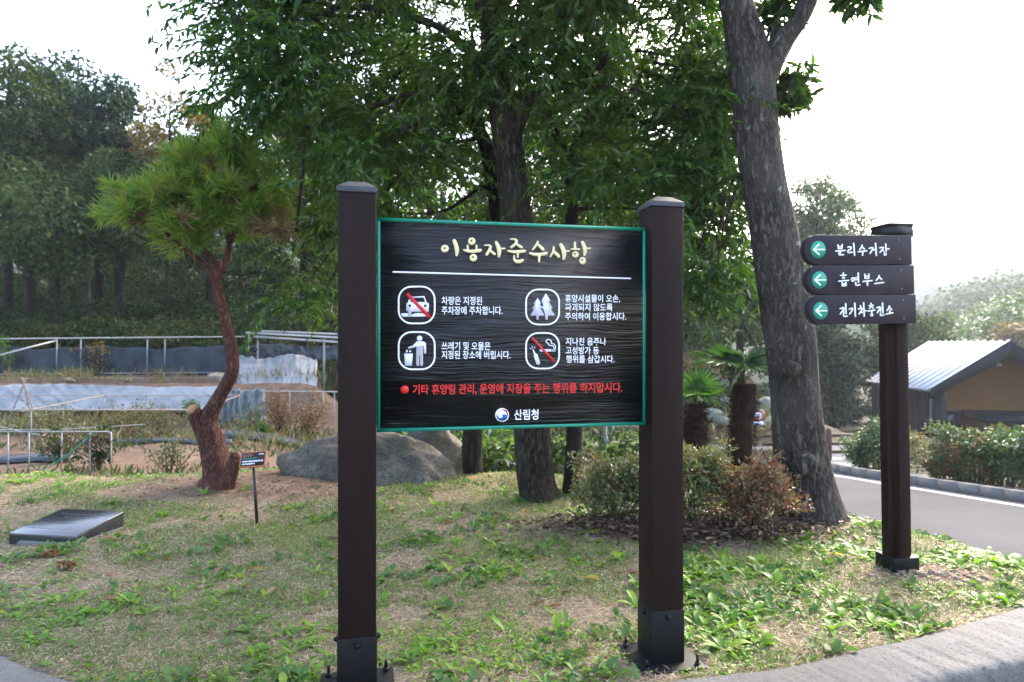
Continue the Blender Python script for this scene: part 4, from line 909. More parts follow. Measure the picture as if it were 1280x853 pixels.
# broad leaved rosettes
def rosettes():
    x, y = lawn_pts(26000, -6.5, 4.2, 2.65, 9)
    f = fld(x, y, 1.5, 8.); dens = np.clip(.10+f*1.7, 0, 1)*(.60+.75*sstep(.6, 1.4, x)+.25*sstep(5, 7, y))
    band = np.exp(-((x+.1)/.9)**2-((y-4.6)/1.1)**2)*.16
    keepout = np.exp(-((x-2.5)/.35)**2-((y-4.08)/.18)**2) + np.exp(-((x-1.35)/.6)**2-((y-5.05)/.3)**2)*.8
    ok = R.random(len(x)) < np.clip(dens*.9+band-keepout, 0, 1); x, y = x[ok], y[ok]
    mb = MB(); VV = []; n = 5
    for cx, cy in zip(x, y):
        m = R.integers(4, 10); sc = R.uniform(.28, .88)*(1.0 if cx > .5 else .8)*(1 if R.random() < .6 else .6)
        for a in R.uniform(0, 6.283)+np.arange(m)*2.4+R.normal(size=m)*.3:
            L = sc*R.uniform(.07, .165); W = L*R.uniform(.24, .36); el = R.uniform(.25, 1.0); cur = R.uniform(.5, 1.5); wave = R.uniform(-.3, .3)
            s = np.linspace(0, 1, n); ang = el-cur*s
            r = np.r_[0, np.cumsum(np.cos(ang[:-1]))]/(n-1)*L+.004; h = np.r_[0, np.cumsum(np.sin(ang[:-1]))]/(n-1)*L
            wd = W*np.array((.16, .62, 1., .8, .06))*.5*R.uniform(.85, 1.15, n); aa = a+wave*s
            c = np.c_[np.cos(aa)*r, np.sin(aa)*r, h]; sd = np.c_[-np.sin(aa), np.cos(aa), np.zeros(n)]
            lift = np.c_[np.zeros((n, 2)), wd*.35]
            VV.append(np.stack([c-sd*wd[:, None]+lift, c, c+sd*wd[:, None]+lift], 1).reshape(-1, 3)+(cx, cy, Tz(cx, cy)-.002))
    k = len(VV); b = np.arange(k)[:, None]*(3*n); q = []
    for i in range(n-1):
        for e in (0, 1): q.append(b+np.array((3*i+e, 3*i+e+1, 3*i+e+4, 3*i+e+3)))
    mb.add(np.concatenate(VV), np.concatenate(q))
    return stuff(mb.build('weeds', M['weed'], smooth=True), 'bright green broad leaved weeds dotted over the lawn', 'weeds')
rosettes()
def cover(n, name, mat, lab, L, thr, s_, off, hmax, tilt, far=1.):
    x, y = lawn_pts(n, -7, 4.2, 2.6, 9); f = fld(x, y, s_, off)+.5*fld(x, y, s_*3.7, off+5)+.12*sstep(.5, 1.4, x)-.07*sstep(.4, -.4, x); ok = f > thr+R.normal(size=len(x))*.12; x, y = x[ok], y[ok]; k = len(x)
    a = R.uniform(0, 6.283, k); D = np.c_[np.cos(a), np.sin(a), R.uniform(*tilt, k)]; l = R.uniform(.6, 1.3, k)*L
    V, Fq = leaf_mesh(np.c_[x, y, T(x, y)+R.random(k)*hmax], D, np.c_[R.normal(size=(k, 2))*.35, np.ones(k)], l, l*R.uniform(.35, .75, k), .12, .15)
    return stuff(MB().add(V, Fq).build(name, M[mat]), lab, 'ground cover')
cover(200000, 'low_clover', 'weed', 'low small leaved green cover between the dry turf', .020, .10, 1.7, 31., .022, (-.1, .5))
cover(60000, 'ferny_weeds', 'weedfine', 'narrow leaved dull green weeds in patches on the lawn', .055, .30, 2.3, 57., .02, (.2, 1.2))
def fallen(n, name, mat, lab, L0, L1, region, lift=.012):
    x, y = region(n); k = len(x); a = R.uniform(0, 6.283, k)
    D = np.c_[np.cos(a), np.sin(a), R.uniform(-.15, .35, k)]
    L = R.uniform(L0, L1, k)
    V, Fq = leaf_mesh(np.c_[x, y, T(x, y)+lift*R.random(k)], D, np.c_[R.normal(size=(k, 2))*.4, np.ones(k)], L, L*R.uniform(.3, .5, k), R.uniform(-.5, .5, (k, 1)), .2)
    return stuff(MB().add(V, Fq).build(name, mat), lab, 'leaves')
fallen(900, 'fallen_leaves', M['deadleaf'], 'curled brown oak leaves lying scattered on the grass', .03, .10, lambda n: lawn_pts(n, -7, 4, 2.6, 8.5), .02)
fallen(46, 'yellow_leaves', M['yleaf'], 'a few large yellow fallen leaves on the grass', .06, .13, lambda n: lawn_pts(n, -5, 3, 2.6, 7), .03)
def under_bush(n):
    q = R.normal(size=(n, 2))*np.array((.46, .17))+np.array((1.32, 5.10)); return q[:, 0], q[:, 1]
fallen(9000, 'leaf_litter', M['litter'], 'dark brown leaf litter and twigs heaped under the bushes', .02, .07, under_bush, .07)
def soil_crumbs(n):
    x, y = R.normal(-2.6, .75, n), R.normal(6.4, .38, n); return x, y
fallen(1500, 'soil_crumbs', M['litter'], 'clods and bark crumbs on the bare soil under the pine', .01, .04, soil_crumbs, .01)
x, y = R.normal(2.5, .22, 90), R.normal(4.0, .08, 90); g = MB()
for a, b in zip(x, y):
    s = R.uniform(.006, .022); V = rdir(8)*s*np.array((1, 1, .6)); V = np.array([(-1,-1,-1),(1,-1,-1),(1,1,-1),(-1,1,-1),(-.8,-.7,1),(.7,-.8,1),(.8,.7,1),(-.7,.8,1)])*s*np.array((1, .8, .6))+R.normal(size=(8, 3))*s*.2
    g.add(V+(a, b, Tz(a, b)), np.array([(0,3,2,1),(4,5,6,7),(0,1,5,4),(1,2,6,5),(2,3,7,6),(3,0,4,7)]))
stuff(g.build('gravel', M['tan']), 'loose gravel and soil heaped at the foot of the direction post', 'gravel')
# curled dead leaves near the plaque
for (px, py, Y, s, lab) in ((82, 718, 4.25, .085, 'crumpled dark brown leaf heap in the grass in front of the plaque'), (60, 700, 4.45, .06, 'dry curled leaf lying nearer the front edge of the plaque')):
    p = at(px, py, Y); n = 14; a = R.uniform(0, 6.283, n)
    V, Fq = leaf_mesh(np.c_[R.normal(size=(n, 2))*s*.25, np.full(n, .02)], np.c_[np.cos(a), np.sin(a), R.uniform(0, .8, n)], rdir(n)+(0, 0, .8), R.uniform(.6, 1.1, n)*s, s*.42, .35, .4)
    o = MB().add(V, Fq).build('curled_leaf', M['deadleaf']); o.location = (p[0], Y, Tz(p[0], Y)); tag(o, lab, 'leaf')

# ------------------------------------------------------------------ garden on the left
def pipe(mb, a, b, r=.02, seg=8): mb.tube([a, b], r, seg)
def g3(px, py, Y): return tuple(at(px, py, Y))
def frame(name, lab, rails, posts, grp=None, loc=None, wires=(), rail_mat='wpipe', post_mat='pipe', r=.0105):
    base = np.array(loc); e = empty(name, base, 0, lab, 'trellis', grp)
    for a, b in rails: m = MB(); pipe(m, np.array(a)-base, np.array(b)-base, r); m.build('rail', M[rail_mat], e)
    for a in posts:
        a = np.array(a); zb = Tz(a[0], a[1])-.05; m = MB(); pipe(m, np.array((a[0], a[1], zb))-base, a-base+(0, 0, .01), r*.95); m.build('post', M[post_mat], e)
    for a, b, mt in wires: m = MB(); a, b = np.array(a), np.array(b); m.tube([a-base, (a+b)/2-base+(0, 0, -.04), b-base], .006, 5, 0, 10); m.build('string', M[mt], e)
    return e
# front low frame
Yf = 9.3; zf = at(0, 540, Yf)[2]
xa = at(-140, 540, Yf)[0]; xb = at(139, 540, Yf)[0]
frame('plant_trellis', 'low grey pipe trellis nearest the lawn, with dried vines hanging from its rail', [((xa, Yf, zf), (xb-.03, Yf, zf)), ((xb-.03, Yf, zf), (xb, Yf, zf-.03))], [at(px, 541, Yf) for px in (-80, 10, 36, 77, 112, 139)], 'pipe trellises in the vegetable garden', (at(70, 590, Yf)[0], Yf, -.45),
      [(at(50, 590, Yf-.3), at(118, 540, Yf), 'mint')], 'pipe')
# long flat frame behind it
zr2 = .25; Y1, Y2 = 12., 15.4
q = lambda px, Y: ((px-640)/F*Y, Y, zr2)
frame('plant_trellis', 'long whitish table height pipe frame stretching behind the pine trunk', [(q(-160, Y1), q(253, Y1)), (q(-120, Y2), q(299, Y2)), (q(39, Y1), q(130, Y2)), (q(253, Y1), q(299, Y2))], [q(39, Y1), q(299, Y2), q(130, Y2), q(-60, Y1), q(252, Y1)], 'pipe trellises in the vegetable garden', (q(120, 13)[0], 13, -.45),
      [((-9.5, 12, -.1), (-6.5, 12.1, -.02), 'wpipe'), ((-9.6, 12.3, 0), (-7.5, 12.2, -.35), 'wpipe')], 'rust')
# canes leaning together on the far left
cn = empty('cane_tripod', (at(30, 530, 14)[0], 14, Tz(-10, 14)), 0, 'three thin leaning canes tied together in front of the grey sheet at far left', 'canes')
for dx, dy in ((-.45, 0), (.3, .1), (0, .3)):
    m = MB(); m.tube([(dx, dy, -.05), (0, 0, 1.05), (-dx*.1, -dy*.1, 1.15)], .014, 6); m.build('cane', M['rust'], cn)
# upper netting fence
Yn = 20.0; zt_ = at(0, 425, Yn)[2]
fe = empty('netting_fence', (at(150, 470, Yn)[0], Yn, Tz(-11, Yn)), 0, 'tall pipe frame with black netting along the upper garden terrace', 'fence'); base = np.array(fe.location)
m = MB(); pipe(m, at(-200, 425.5, Yn)-base, at(306, 421, Yn)-base, .018); m.build('rail', M['wpipe'], fe)
m = MB(); pipe(m, at(-200, 469, Yn)-base, at(306, 466, Yn)-base, .02); m.build('rail', M['pipe'], fe)
m = MB(); pipe(m, at(0, 444, Yn-1.2)-base, at(70, 426, Yn)-base, .025); m.build('rail', M['wpipe'], fe)
for px in (-130, -40, 71, 101, 184, 206, 295): m = MB(); p = at(px, 424, Yn); pipe(m, np.array((p[0], Yn, Tz(p[0], Yn)-.1))-base, p-base, .018); m.build('post', M['pipe'], fe)
def sheet(name, rows, cols, f, mat, parent=None, lab=None, cat=None, thick=.006):
    V = np.array([f(u, v) for v in np.linspace(0, 1, rows) for u in np.linspace(0, 1, cols)])
    i, j = np.meshgrid(np.arange(rows-1), np.arange(cols-1), indexing='ij'); i = i.ravel(); j = j.ravel()
    o = MB().add(V, np.c_[i*cols+j, i*cols+j+1, (i+1)*cols+j+1, (i+1)*cols+j]).build(name, M[mat], parent, True)
    s = o.modifiers.new('s', 'SOLIDIFY'); s.thickness = thick
    if lab: tag(o, lab, cat)
    return o
def net_f(u, v):
    p = at(-200+506*u, 469.5-(35+1.6*math.sin(u*22)+1.2*math.sin(u*61))*v, Yn+.08); w = .05*nz((u*30, v*2.0, 1), 1)+.03*nz((u*120, v*1.5, 4), 1)
    return p-base+np.array((0, w, 0))
sheet('netting', 14, 260, net_f, 'net', fe)
# right hand pergola
Yp = 17.5
pg = frame('plant_trellis', 'pale roofed pipe pergola at the right end of the netting fence', [(g3(308, 416, 20), g3(450, 424, Yp-1)), (g3(318, 421, 20.2), g3(455, 430, Yp-1)), (g3(326, 414, 20.4), g3(470, 420, Yp))], [at(311, 418, 20), at(322, 420, 20.2), at(405, 424, Yp), at(440, 426, Yp)], 'pipe trellises in the vegetable garden', (at(360, 490, 18)[0], 18, .4), r=.028)
frame('plant_trellis', 'short pipe trellis carrying dry climbing plants left of the boulder', [(g3(326, 489, 14.5), g3(425, 490, 14.2))], [at(330, 490, 14.5), at(362, 490, 14.5), at(404, 490, 14.4), at(418, 490, 14.3)], 'pipe trellises in the vegetable garden', (at(370, 540, 14.5)[0], 14.5, -.45))
# sheets
def tarp_f(x0, x1, yt, yb, Yt, Yb, amp=.05, sag=3., seed=0):
    def f(u, v):
        px = x0+(x1-x0)*u; top = yt+sag*math.sin(u*9+seed)+1.5*nz((u*14, 0, seed), 1)
        Y = Yb+(Yt-Yb)*v; p = at(px, yb+(top-yb)*v, Y); w = amp*(.8*nz((u*14, v*2, seed), 1)+.6*nz((u*60+v*5, v*1.6, seed+3), 1)+.22*nz((u*150-v*4, v*1.2, seed+6), 1))
        return p+np.array((0, w*1.1, w*.3))
    return f
sheet('ground_sheet', 16, 220, tarp_f(-180, 278, 482, 514, 17.3, 16.5, .10, 1.6), 'tarp', None, 'long pale grey sheet covering the terrace bank behind the flat pipe frame', 'tarp')
sheet('ground_sheet', 24, 60, tarp_f(296, 396, 446, 484, 19.8, 18.2, .14, 3, 5), 'tarp', None, 'crumpled pale grey sheet draped on the slope under the pergola', 'tarp')
sheet('ground_sheet', 20, 50, tarp_f(276, 330, 487, 530, 15.6, 15.3, .14, 1, 9), 'tarp2', None, 'dark slate grey sheet hanging just right of the pine trunk', 'tarp')
sheet('ground_sheet', 16, 70, tarp_f(300, 440, 432, 450, 20.8, 20.4, .12, 2, 2), 'net', None, 'black netting sheet piled behind the crumpled grey sheet', 'tarp')
sheet('mulch_film', 6, 60, lambda u, v: (-5.6+2.6*u, 13.2+.5*v, Tz(-5.6+2.6*u, 13.2+.5*v)+.05+.10*math.sin(v*math.pi)+.02*nz((u*20, v*3, 0), 1)), 'film', None, 'strip of shiny black film over a planting row near the boulder', 'plastic film')
sheet('mulch_film', 6, 80, lambda u, v: (-8.2+3*u, 12.6+.25*v, Tz(-8.2+3*u, 12.6+.25*v)+.03+.06*math.sin(v*math.pi)+.02*nz((u*20, v*3, 7), 1)), 'film', None, 'narrow dark film strip behind the pine trunk', 'plastic film')
sheet('mulch_film', 6, 50, lambda u, v: (-9.5+2.6*u, 10.6+.35*v, Tz(-9.5+2.6*u, 10.6+.35*v)+.03+.08*math.sin(v*math.pi)+.02*nz((u*20, v*3, 9), 1)), 'film', None, 'dark film strip at the far left behind the low trellis', 'plastic film')
for k_, (px, py, Y, s, lab) in enumerate(((276, 474, 18.2, .42, 'large tan stone on the terrace edge behind the pine trunk'), (86, 476, 18, .16, 'small tan stone on the terrace edge left of the pine'), (160, 475, 18.1, .12, 'little tan stone on the terrace edge between two fence posts'))):
    o = rock_mesh('terrace_stone', at(px, py, Y), (s, s*.7, s*.55), M['tan'], seed=30+k_, sub=3); tag(o, lab, 'stone')
# garden plants
def plant(px, Y, hgt, w, lab, mat, n, L=.05, seed=0, name='garden_shrub', cat='shrub'):
    x = (px-640)/F*Y; z = Tz(x, Y); rg = np.random.default_rng(seed); e = empty(name, (x, Y, z), 0, lab, cat, 'plants in the vegetable garden'); sm = MB(); tips = []
    for _ in range(9):
        p = np.array((rg.normal()*w*.4, rg.normal()*w*.4, hgt*rg.uniform(.5, 1))); sm.tube([(0, 0, -.03), p*.5+rg.normal(size=3)*.03, p], [.012, .008, .004], 5, 0, 6); tips += [p, p*.75, p*.5+rg.normal(size=3)*.06]
    sm.build('stems', M['stem'], e); V, Fq = clump_leaves(np.array(tips), w*.32, n, L, L*.5, .9, True, .6); MB().add(V, Fq).build('leaves', mat, e)
plant(75, 10.6, .50, .32, 'dusty green bean plant under the left half of the low trellis', M['forest2'], 26, .06, 1)
plant(125, 10.0, .62, .36, 'dusty green bean plant under the right end of the low trellis', M['shade'], 30, .06, 2)
plant(212, 9.6, .62, .32, 'thin green garden plant standing just left of the pine trunk', M['forest2'], 16, .05, 3)
plant(240, 15.6, .5, .35, 'leafy green plant growing in front of the pale sheet left of the pine stub', M['bright'], 40, .06, 4)
plant(352, 14.3, 1.05, .5, 'dry brown climbing plant on the short trellis near the slate sheet', M['deadleaf'], 60, .05, 5)
plant(386, 14.3, 1.0, .45, 'dry brown climbing plant on the short trellis nearest the boulder', M['deadleaf'], 60, .05, 6)
plant(330, 13.6, .3, .25, 'small green plant at the foot of the slate sheet', M['bright'], 30, .05, 7)
plant(158, 13.8, .65, .7, 'rust coloured dry weeds left of the pine behind the flat frame', M['autumn'], 60, .05, 8); plant(205, 13.9, .65, .7, 'faded dry weeds right behind the pine trunk', M['bush'], 60, .05, 9)
plant(60, 14, .55, .7, 'straw coloured dry weeds under the cane tripod', M['bush'], 60, .05, 10); plant(315, 13.9, .5, .4, 'faded dry weeds in front of the slate sheet', M['bush'], 40, .05, 11)
def dryv(n): return R.uniform(xa, xb, n), np.full(n, Yf)
n = 240; x = R.uniform(at(50, 0, Yf)[0], xb, n); z = zf-R.random(n)**1.5*.26
V, Fq = leaf_mesh(np.c_[x, Yf+R.normal(size=n)*.03, z], unit(np.c_[R.normal(size=(n, 2))*.5, -np.ones(n)]), rdir(n), R.uniform(.03, .08, n), .03, .3, .2)
o = MB().add(V, Fq).build('dried_vines', M['litter']); tag(o, 'dried brown vines hanging from the rail of the low front trellis', 'vine')
for px, lab, mt, sd in ((8, 'yellow green vine climbing the netting fence at the left edge', 'bright', 1), (122, 'thin yellowing vine hanging on the netting fence left of the pine', 'autumn', 2), (318, 'green vine creeping over the pergola right of the pine trunk', 'shade', 3)):
    b0 = at(px, 450, Yn-.12); rg = np.random.default_rng(sd); q = np.array([(rg.normal()*.3, rg.normal()*.05, rg.uniform(-.5, .62)) for _ in range(16)]); e = empty('climbing_vine', b0, 0, lab, 'vine')
    m = MB()
    for t_ in q[::3]: m.tube([(t_[0]*.6, 0, -.75), t_*.5, t_], [.01, .007, .004], 5, 0, 6)
    m.build('stems', M['stem'], e); V, Fq = clump_leaves(q, .16, 14, .09, .06, .9, True, .4); MB().add(V, Fq).build('leaves', M[mt], e)
# low weeds and stubble in the garden beds (uncountable)
n = 9000; x = R.uniform(-15, -3, n); y = R.uniform(8.2, 16.4, n); f = fld(x, y, .6, 5) + .25*np.cos(y*2.6); ok = f > .05; x, y = x[ok], y[ok]; k = len(x)
D = unit(np.c_[R.normal(size=(k, 2))*.6, np.ones(k)]); V, Fq = leaf_mesh(np.c_[x, y, T(x, y)], D, rdir(k), R.uniform(.06, .24, k), .03, 0, .2, simple=True)
stuff(MB().add(V, Fq).build('garden_weeds', M['forest2']), 'straggling weeds between the garden rows', 'weeds')
n = 9000; x = R.uniform(-17, -3, n); y = np.where(R.random(n) < .6, R.uniform(12.5, 16.4, n), R.uniform(17.5, 19.9, n)); ok = fld(x, y, .8, 15) > -.05; x, y = x[ok], y[ok]; k = len(x)
D = unit(np.c_[R.normal(size=(k, 2))*.6, np.ones(k)]); V, Fq = leaf_mesh(np.c_[x, y, T(x, y)], D, rdir(k), R.uniform(.1, .45, k), .03, 0, .3, simple=True)
stuff(MB().add(V, Fq).build('dry_weeds', M['bush']), 'tall dry reddish weeds in front of the grey sheet', 'weeds')

# ------------------------------------------------------------------ woods behind
def forest_tree(name, lab, px, Y, top, bot, hw, ncl, nl, L, mat, bark, seed, trunk_px=9, lean=0, cat='tree', grp='trees of the wood behind the garden', shape=1., crx=1., simple=True, yd=.8):
    rg = np.random.default_rng(seed); x = (px-640)/F*Y; z0 = Tz(x, Y); e = empty(name, (x, Y, z0), 0, lab, cat, grp); base = np.array((x, Y, z0))
    zt_, zb = at(px, top, Y)[2], at(px, bot, Y)[2]; w = hw/F*Y; cz, hz = (zt_+zb)/2, (zt_-zb)/2
    tb = MB(); tr = trunk_px/F*Y
    topp = np.array((lean*w, 0, zt_-z0-hz*.25)); mid = topp*.5+rg.normal(size=3)*np.array((.12, .12, 0))*w*.3
    tb.tube([(0, 0, -.3), (0, 0, .05), mid, topp], [tr*1.35, tr, tr*.75, tr*.2], 10, .08, 24, True, .08, seed)
    cs = []
    for _ in range(ncl):
        q = unit(rg.normal(size=3))*(rg.random()**.38); hh = q[2]
        ww = w*(1-max(0, hh)*(1-shape)) ; cs.append(np.array((lean*w+q[0]*ww*crx, q[1]*w*yd, cz-z0+hh*hz)))
    cs = np.array(cs); r_ = min(w, hz*1.6)*rg.uniform(.24, .42, ncl)
    for c in cs[::2]:
        s_ = mid+(topp-mid)*np.clip((c[2]-mid[2])/(topp[2]-mid[2]+1e-6)-.25, 0, 1); tb.tube([s_, (s_+c)/2+(0, 0, -.05*w), c], [tr*.32, tr*.2, tr*.08], 5, 0, 7)
    tb.build('trunk', M[bark], e, True)
    V, Fq = clump_leaves(cs, r_, nl, L, L*.5, .62, simple, .9); MB().add(V, Fq).build('crown', M[mat], e)
W = 'wood_tree'
FT = [ # label, px, Y, top, bot, hw, clumps, leaves, leaf, mat, trunk px
 ('tall dark broadleaf at the left edge with a thick bare trunk', 12, 26, 42, 300, 78, 52, 150, .26, 'forest', 6, 0),
 ('blue green pine with an open ragged top, second from the left edge', 92, 29, 50, 260, 62, 44, 150, .24, 'conifer', 4.5, .1),
 ('broad blue green pine with layered branches left of the sky gap', 146, 27, 78, 290, 50, 40, 150, .23, 'conifer', 4, 0),
 ('low spreading grey green tree in front of the dark trunks', 70, 24, 205, 350, 105, 44, 190, .2, 'forest2', 4, 0),
 ('rounded grey green tree beside the crown of the garden pine', 150, 24.5, 190, 330, 60, 30, 180, .2, 'forest2', 5, 0),
 ('thin autumn tree with yellowing sparse leaves in the sky gap', 208, 25, 84, 240, 46, 26, 95, .17, 'autumn', 2.6, .1),
 ('dark tree standing behind the crown of the garden pine', 262, 27, 120, 330, 60, 34, 150, .24, 'forest', 6, 0),
 ('deep green tree behind the left post of the notice board', 380, 22, 110, 380, 80, 46, 160, .2, 'forest', 6, 0),
 ('leafy tree directly behind the top of the notice board', 520, 20, 60, 400, 85, 50, 170, .19, 'shade', 5, 0),
 ('tree filling the gap right of the main oak trunk', 720, 21, 60, 400, 80, 48, 170, .19, 'shade', 5, 0),
 ('dense evergreen behind the right post of the notice board', 845, 24, 150, 480, 70, 50, 190, .2, 'forest', 6, 0),
 ('dark evergreen behind the tall leaning oak', 925, 27, 290, 520, 60, 44, 190, .2, 'forest', 5, 0),
 ('tall hazy pine whose crown shows between the tall oak and the direction post', 1022, 46, 226, 350, 56, 70, 170, .30, 'hedge', 5, 0),
 ('dark tree filling the gap between the tall leaning oak and the arrow boards', 1008, 40, 300, 545, 52, 60, 190, .26, 'forest', 5, 0),
 ('dark green conifer left of the direction post', 1040, 34, 378, 545, 38, 54, 200, .20, 'conifer', 4, 0),
 ('dark broadleaf right behind the direction post', 1105, 44, 380, 530, 66, 70, 190, .3, 'forest', 5, 0),
]
for k_, (lab, px, Y, top, bot, hw, nc, nl, L, mt, tp, ln) in enumerate(FT):
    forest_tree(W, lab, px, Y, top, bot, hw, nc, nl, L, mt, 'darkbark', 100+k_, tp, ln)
# deeper rows that close the wood
deep = [(-60, 34, 90), (30, 38, 110), (75, 36, 120), (120, 40, 130), (172, 38, 190), (225, 40, 215), (300, 38, 140), (350, 34, 130), (440, 32, 140), (600, 30, 130), (660, 33, 120), (780, 32, 150), (885, 36, 300), (985, 42, 330)]
dl = ['leftmost of the far trees deep in the wood, beyond the left edge', 'far tree seen between the first two trunks at left', 'far tree behind the low spreading grey green tree', 'far tree under the layered pine', 'far tree below the sky gap at left', 'far tree under the yellowing autumn tree', 'far tree behind the right half of the garden pine crown', 'far tree between garden pine and notice board', 'far tree behind the left part of the notice board', 'far tree behind the thick oak trunk', 'far tree just right of the thick oak trunk', 'far tree behind the right half of the notice board', 'far tree above the palms', 'far tree between the tall leaning oak and the direction post']
for k_, ((px, Y, top), lab) in enumerate(zip(deep, dl)):
    forest_tree(W, lab, px, Y, top, 400 if px < 960 else 480, 62, 34, 130, .34, 'forest', 'darkbark', 200+k_, 2.5 if k_ % 2 else 3.2, 0, grp='far trees deep in the wood')
# pine trunks standing bare in the wood at left
for k_, (px, Y, w_, lab) in enumerate(((40, 25, 8, 'thick black bare trunk at far left in the shade of the wood'), (66, 27, 5, 'thin bare trunk right of the thick black one'), (108, 25, 4.5, 'pale thin bare trunk in the middle of the left wood'), (124, 29, 6, 'dark bare trunk behind the pale thin one'), (148, 28, 4, 'leaning bare trunk left of the garden pine'))):
    x = (px-640)/F*Y; e = empty('bare_tree', (x, Y, Tz(x, Y)), 0, lab, 'tree', 'bare trunks in the left wood'); m = MB(); ht = 6 if k_ != 2 else 4.2
    lean = .06 if k_ == 4 else R.normal()*.02
    m.tube([(0, 0, -.2), (0, 0, .1), (lean*ht*.5, 0, ht*.5), (lean*ht, 0, ht)], np.array((1.3, 1, .85, .5))*w_/F*Y, 10, .08, 20, True, .1, k_); m.build('trunk', M['darkbark' if k_ != 2 else 'bigbark'], e, True)
    m = MB()
    for _ in range(6): zz = R.uniform(.45, .95)*ht; a = R.uniform(0, 6.28); m.tube([(lean*zz, 0, zz), (lean*zz+math.cos(a)*.5, math.sin(a)*.5, zz+.1), (lean*zz+math.cos(a)*1.1, math.sin(a)*1.1, zz+.35)], [.03, .02, .006], 5, 0, 6)
    m.build('branches', M['darkbark'], e, True)
# understorey: one mass of shrubs
cs = []
for _ in range(420):
    px = R.uniform(-60, 460); Y = R.uniform(20.7, 34)
    x = (px-640)/F*Y; cs.append((x, Y, Tz(x, Y)+R.uniform(.05, .9+max(0, Y-24)*.16)))
for _ in range(120):
    px = R.uniform(-20, 440); Y = R.uniform(20.6, 22.2); x = (px-640)/F*Y; cs.append((x, Y, Tz(x, Y)+R.uniform(.0, 1.15)))
for _ in range(150):
    px = R.uniform(470, 900); Y = R.uniform(8.5, 17); x = (px-640)/F*Y
    if x < xn(Y)-.8 and Y < 17: cs.append((x, Y, Tz(x, Y)+R.uniform(.0, .4)))
for _ in range(170):
    x = R.uniform(-5, 9); Y = R.uniform(24.5, 34); cs.append((x, Y, Tz(x, Y)+R.uniform(.1, .9)))
for _ in range(200):
    px = R.uniform(-60, 450); Y = R.uniform(24, 36); x = (px-640)/F*Y; cs.append((x, Y, Tz(x, Y)+R.uniform(.3, 3.4)))
cs = np.array(cs); V, Fq = clump_leaves(cs, R.uniform(.3, .8, len(cs)), 115, .14, .07, .6, True, .8)
stuff(MB().add(V, Fq).build('undergrowth', M['shade']), 'tangled dark undergrowth at the foot of the wood', 'undergrowth')
# light green leaves low behind the trunks under the board
cs = np.array([at(R.uniform(500, 640), R.uniform(540, 575), R.uniform(9, 13)) for _ in range(12)]+[at(R.uniform(690, 800), R.uniform(538, 570), R.uniform(9, 13)) for _ in range(10)])
e = empty('sapling', (-.3, 10.5, Tz(-.3, 10.5)), 0, 'light green sapling seen under the notice board behind the oak trunks', 'sapling'); b0 = np.array(e.location); m = MB()
for c in cs: c_ = c-b0; m.tube([(c_[0]*.3, 0, -.1), (c_[0]*.7, c_[1]*.5, c_[2]*.6), c_], [.018, .012, .005], 5, 0, 8)
m.build('stems', M['stem'], e); V, Fq = spray_leaves(cs-b0, .45, 9, 12, .11, .035); MB().add(V, Fq).build('leaves', M['bright'], e)
# green wire fence behind the trunks
fe = empty('wire_fence', (.3, 10.2, Tz(.3, 9.6)), 0, 'thin green wire fence with posts behind the oak trunks', 'fence'); b0 = np.array(fe.location)
for px in (560, 611, 660, 757, 766): x = (px-640)/F*10.2; m = MB(); pipe(m, (x-b0[0], 0, Tz(x, 9.6)-b0[2]-.1), (x-b0[0], 0, .85), .022); m.build('post', M['pipe'], fe)
m = MB()
for zz in (.2, .45, .7): pipe(m, (-1.4, 0, zz), (1.6, 0, zz), .005, 5)
for x in np.arange(-1.4, 1.6, .12): pipe(m, (x, 0, -.1), (x, 0, .75), .003, 4)
m.build('wire_mesh', M['wire'], fe)

# ------------------------------------------------------------------ beyond the road
for k_, (px, py, Y, s) in enumerate([(862, 548, 24, .5), (858, 528, 25, .42), (880, 530, 25.4, .5), (890, 545, 24, .45), (875, 512, 26, .4), (898, 512, 26.5, .5), (905, 532, 25, .36), (945, 545, 24, .4), (958, 528, 25, .5), (951, 500, 27, .45), (968, 548, 23.6, .4), (900, 552, 23.6, .36), (866, 508, 27, .5), (964, 508, 26.5, .4), (885, 498, 27.5, .4), (960, 493, 28, .5)]):
    pos = at(px, py, Y); pos[2] = Tz(pos[0], Y)+s*.12
    o = rock_mesh('bank_stone', pos, (s, s*.8, s*.62), M['stone'], seed=60+k_, sub=3); o.rotation_euler = (0, 0, k_*1.3)
    tag(o, 'greyish stone set in the planted bank across the road', 'stone', 'stones in the bank across the road')
n = 5000; x = R.uniform(-4, 9.5, n); y = R.uniform(22.3, 29, n); k = n
D = unit(np.c_[R.normal(size=(k, 2))*.6, np.ones(k)]); V, Fq = leaf_mesh(np.c_[x, y, T(x, y)], D, rdir(k), R.uniform(.12, .4, k), .05, 0, .3, simple=True)
stuff(MB().add(V, Fq).build('bank_grass', M['bush']), 'yellowish tufts of grass between the stones of the far bank', 'grass')
sg = empty('speed_sign', (*at(948, 520, 23)[:2], Tz(at(948, 520, 23)[0], 23)), 0, 'small round red rimmed speed limit sign across the road', 'road sign'); b0 = np.array(sg.location); c = at(948, 520, 23)-b0
m = MB(); pipe(m, (0, .03, -.1), (0, .03, c[2]+.1), .025); m.build('pole', M['pipe'], sg)
m = MB(); m.tube([c+(0, .012, 0), c], .165, 28); fc = m.build('sign_face', M['white'], sg)
mp_ = lambda x, y: (x, y); m = MB(); ring(m, 0, 0, .166, .166, 0, 0, .122, 0, .006, mp_, 32); m.V = [v+c for v in m.V]; m.build('red_rim', M['red'], sg)
Vt, Ft_ = text_mesh('20', .02); m = MB(); by = {}
for f in Ft_: by.setdefault(len(f), []).append(f)
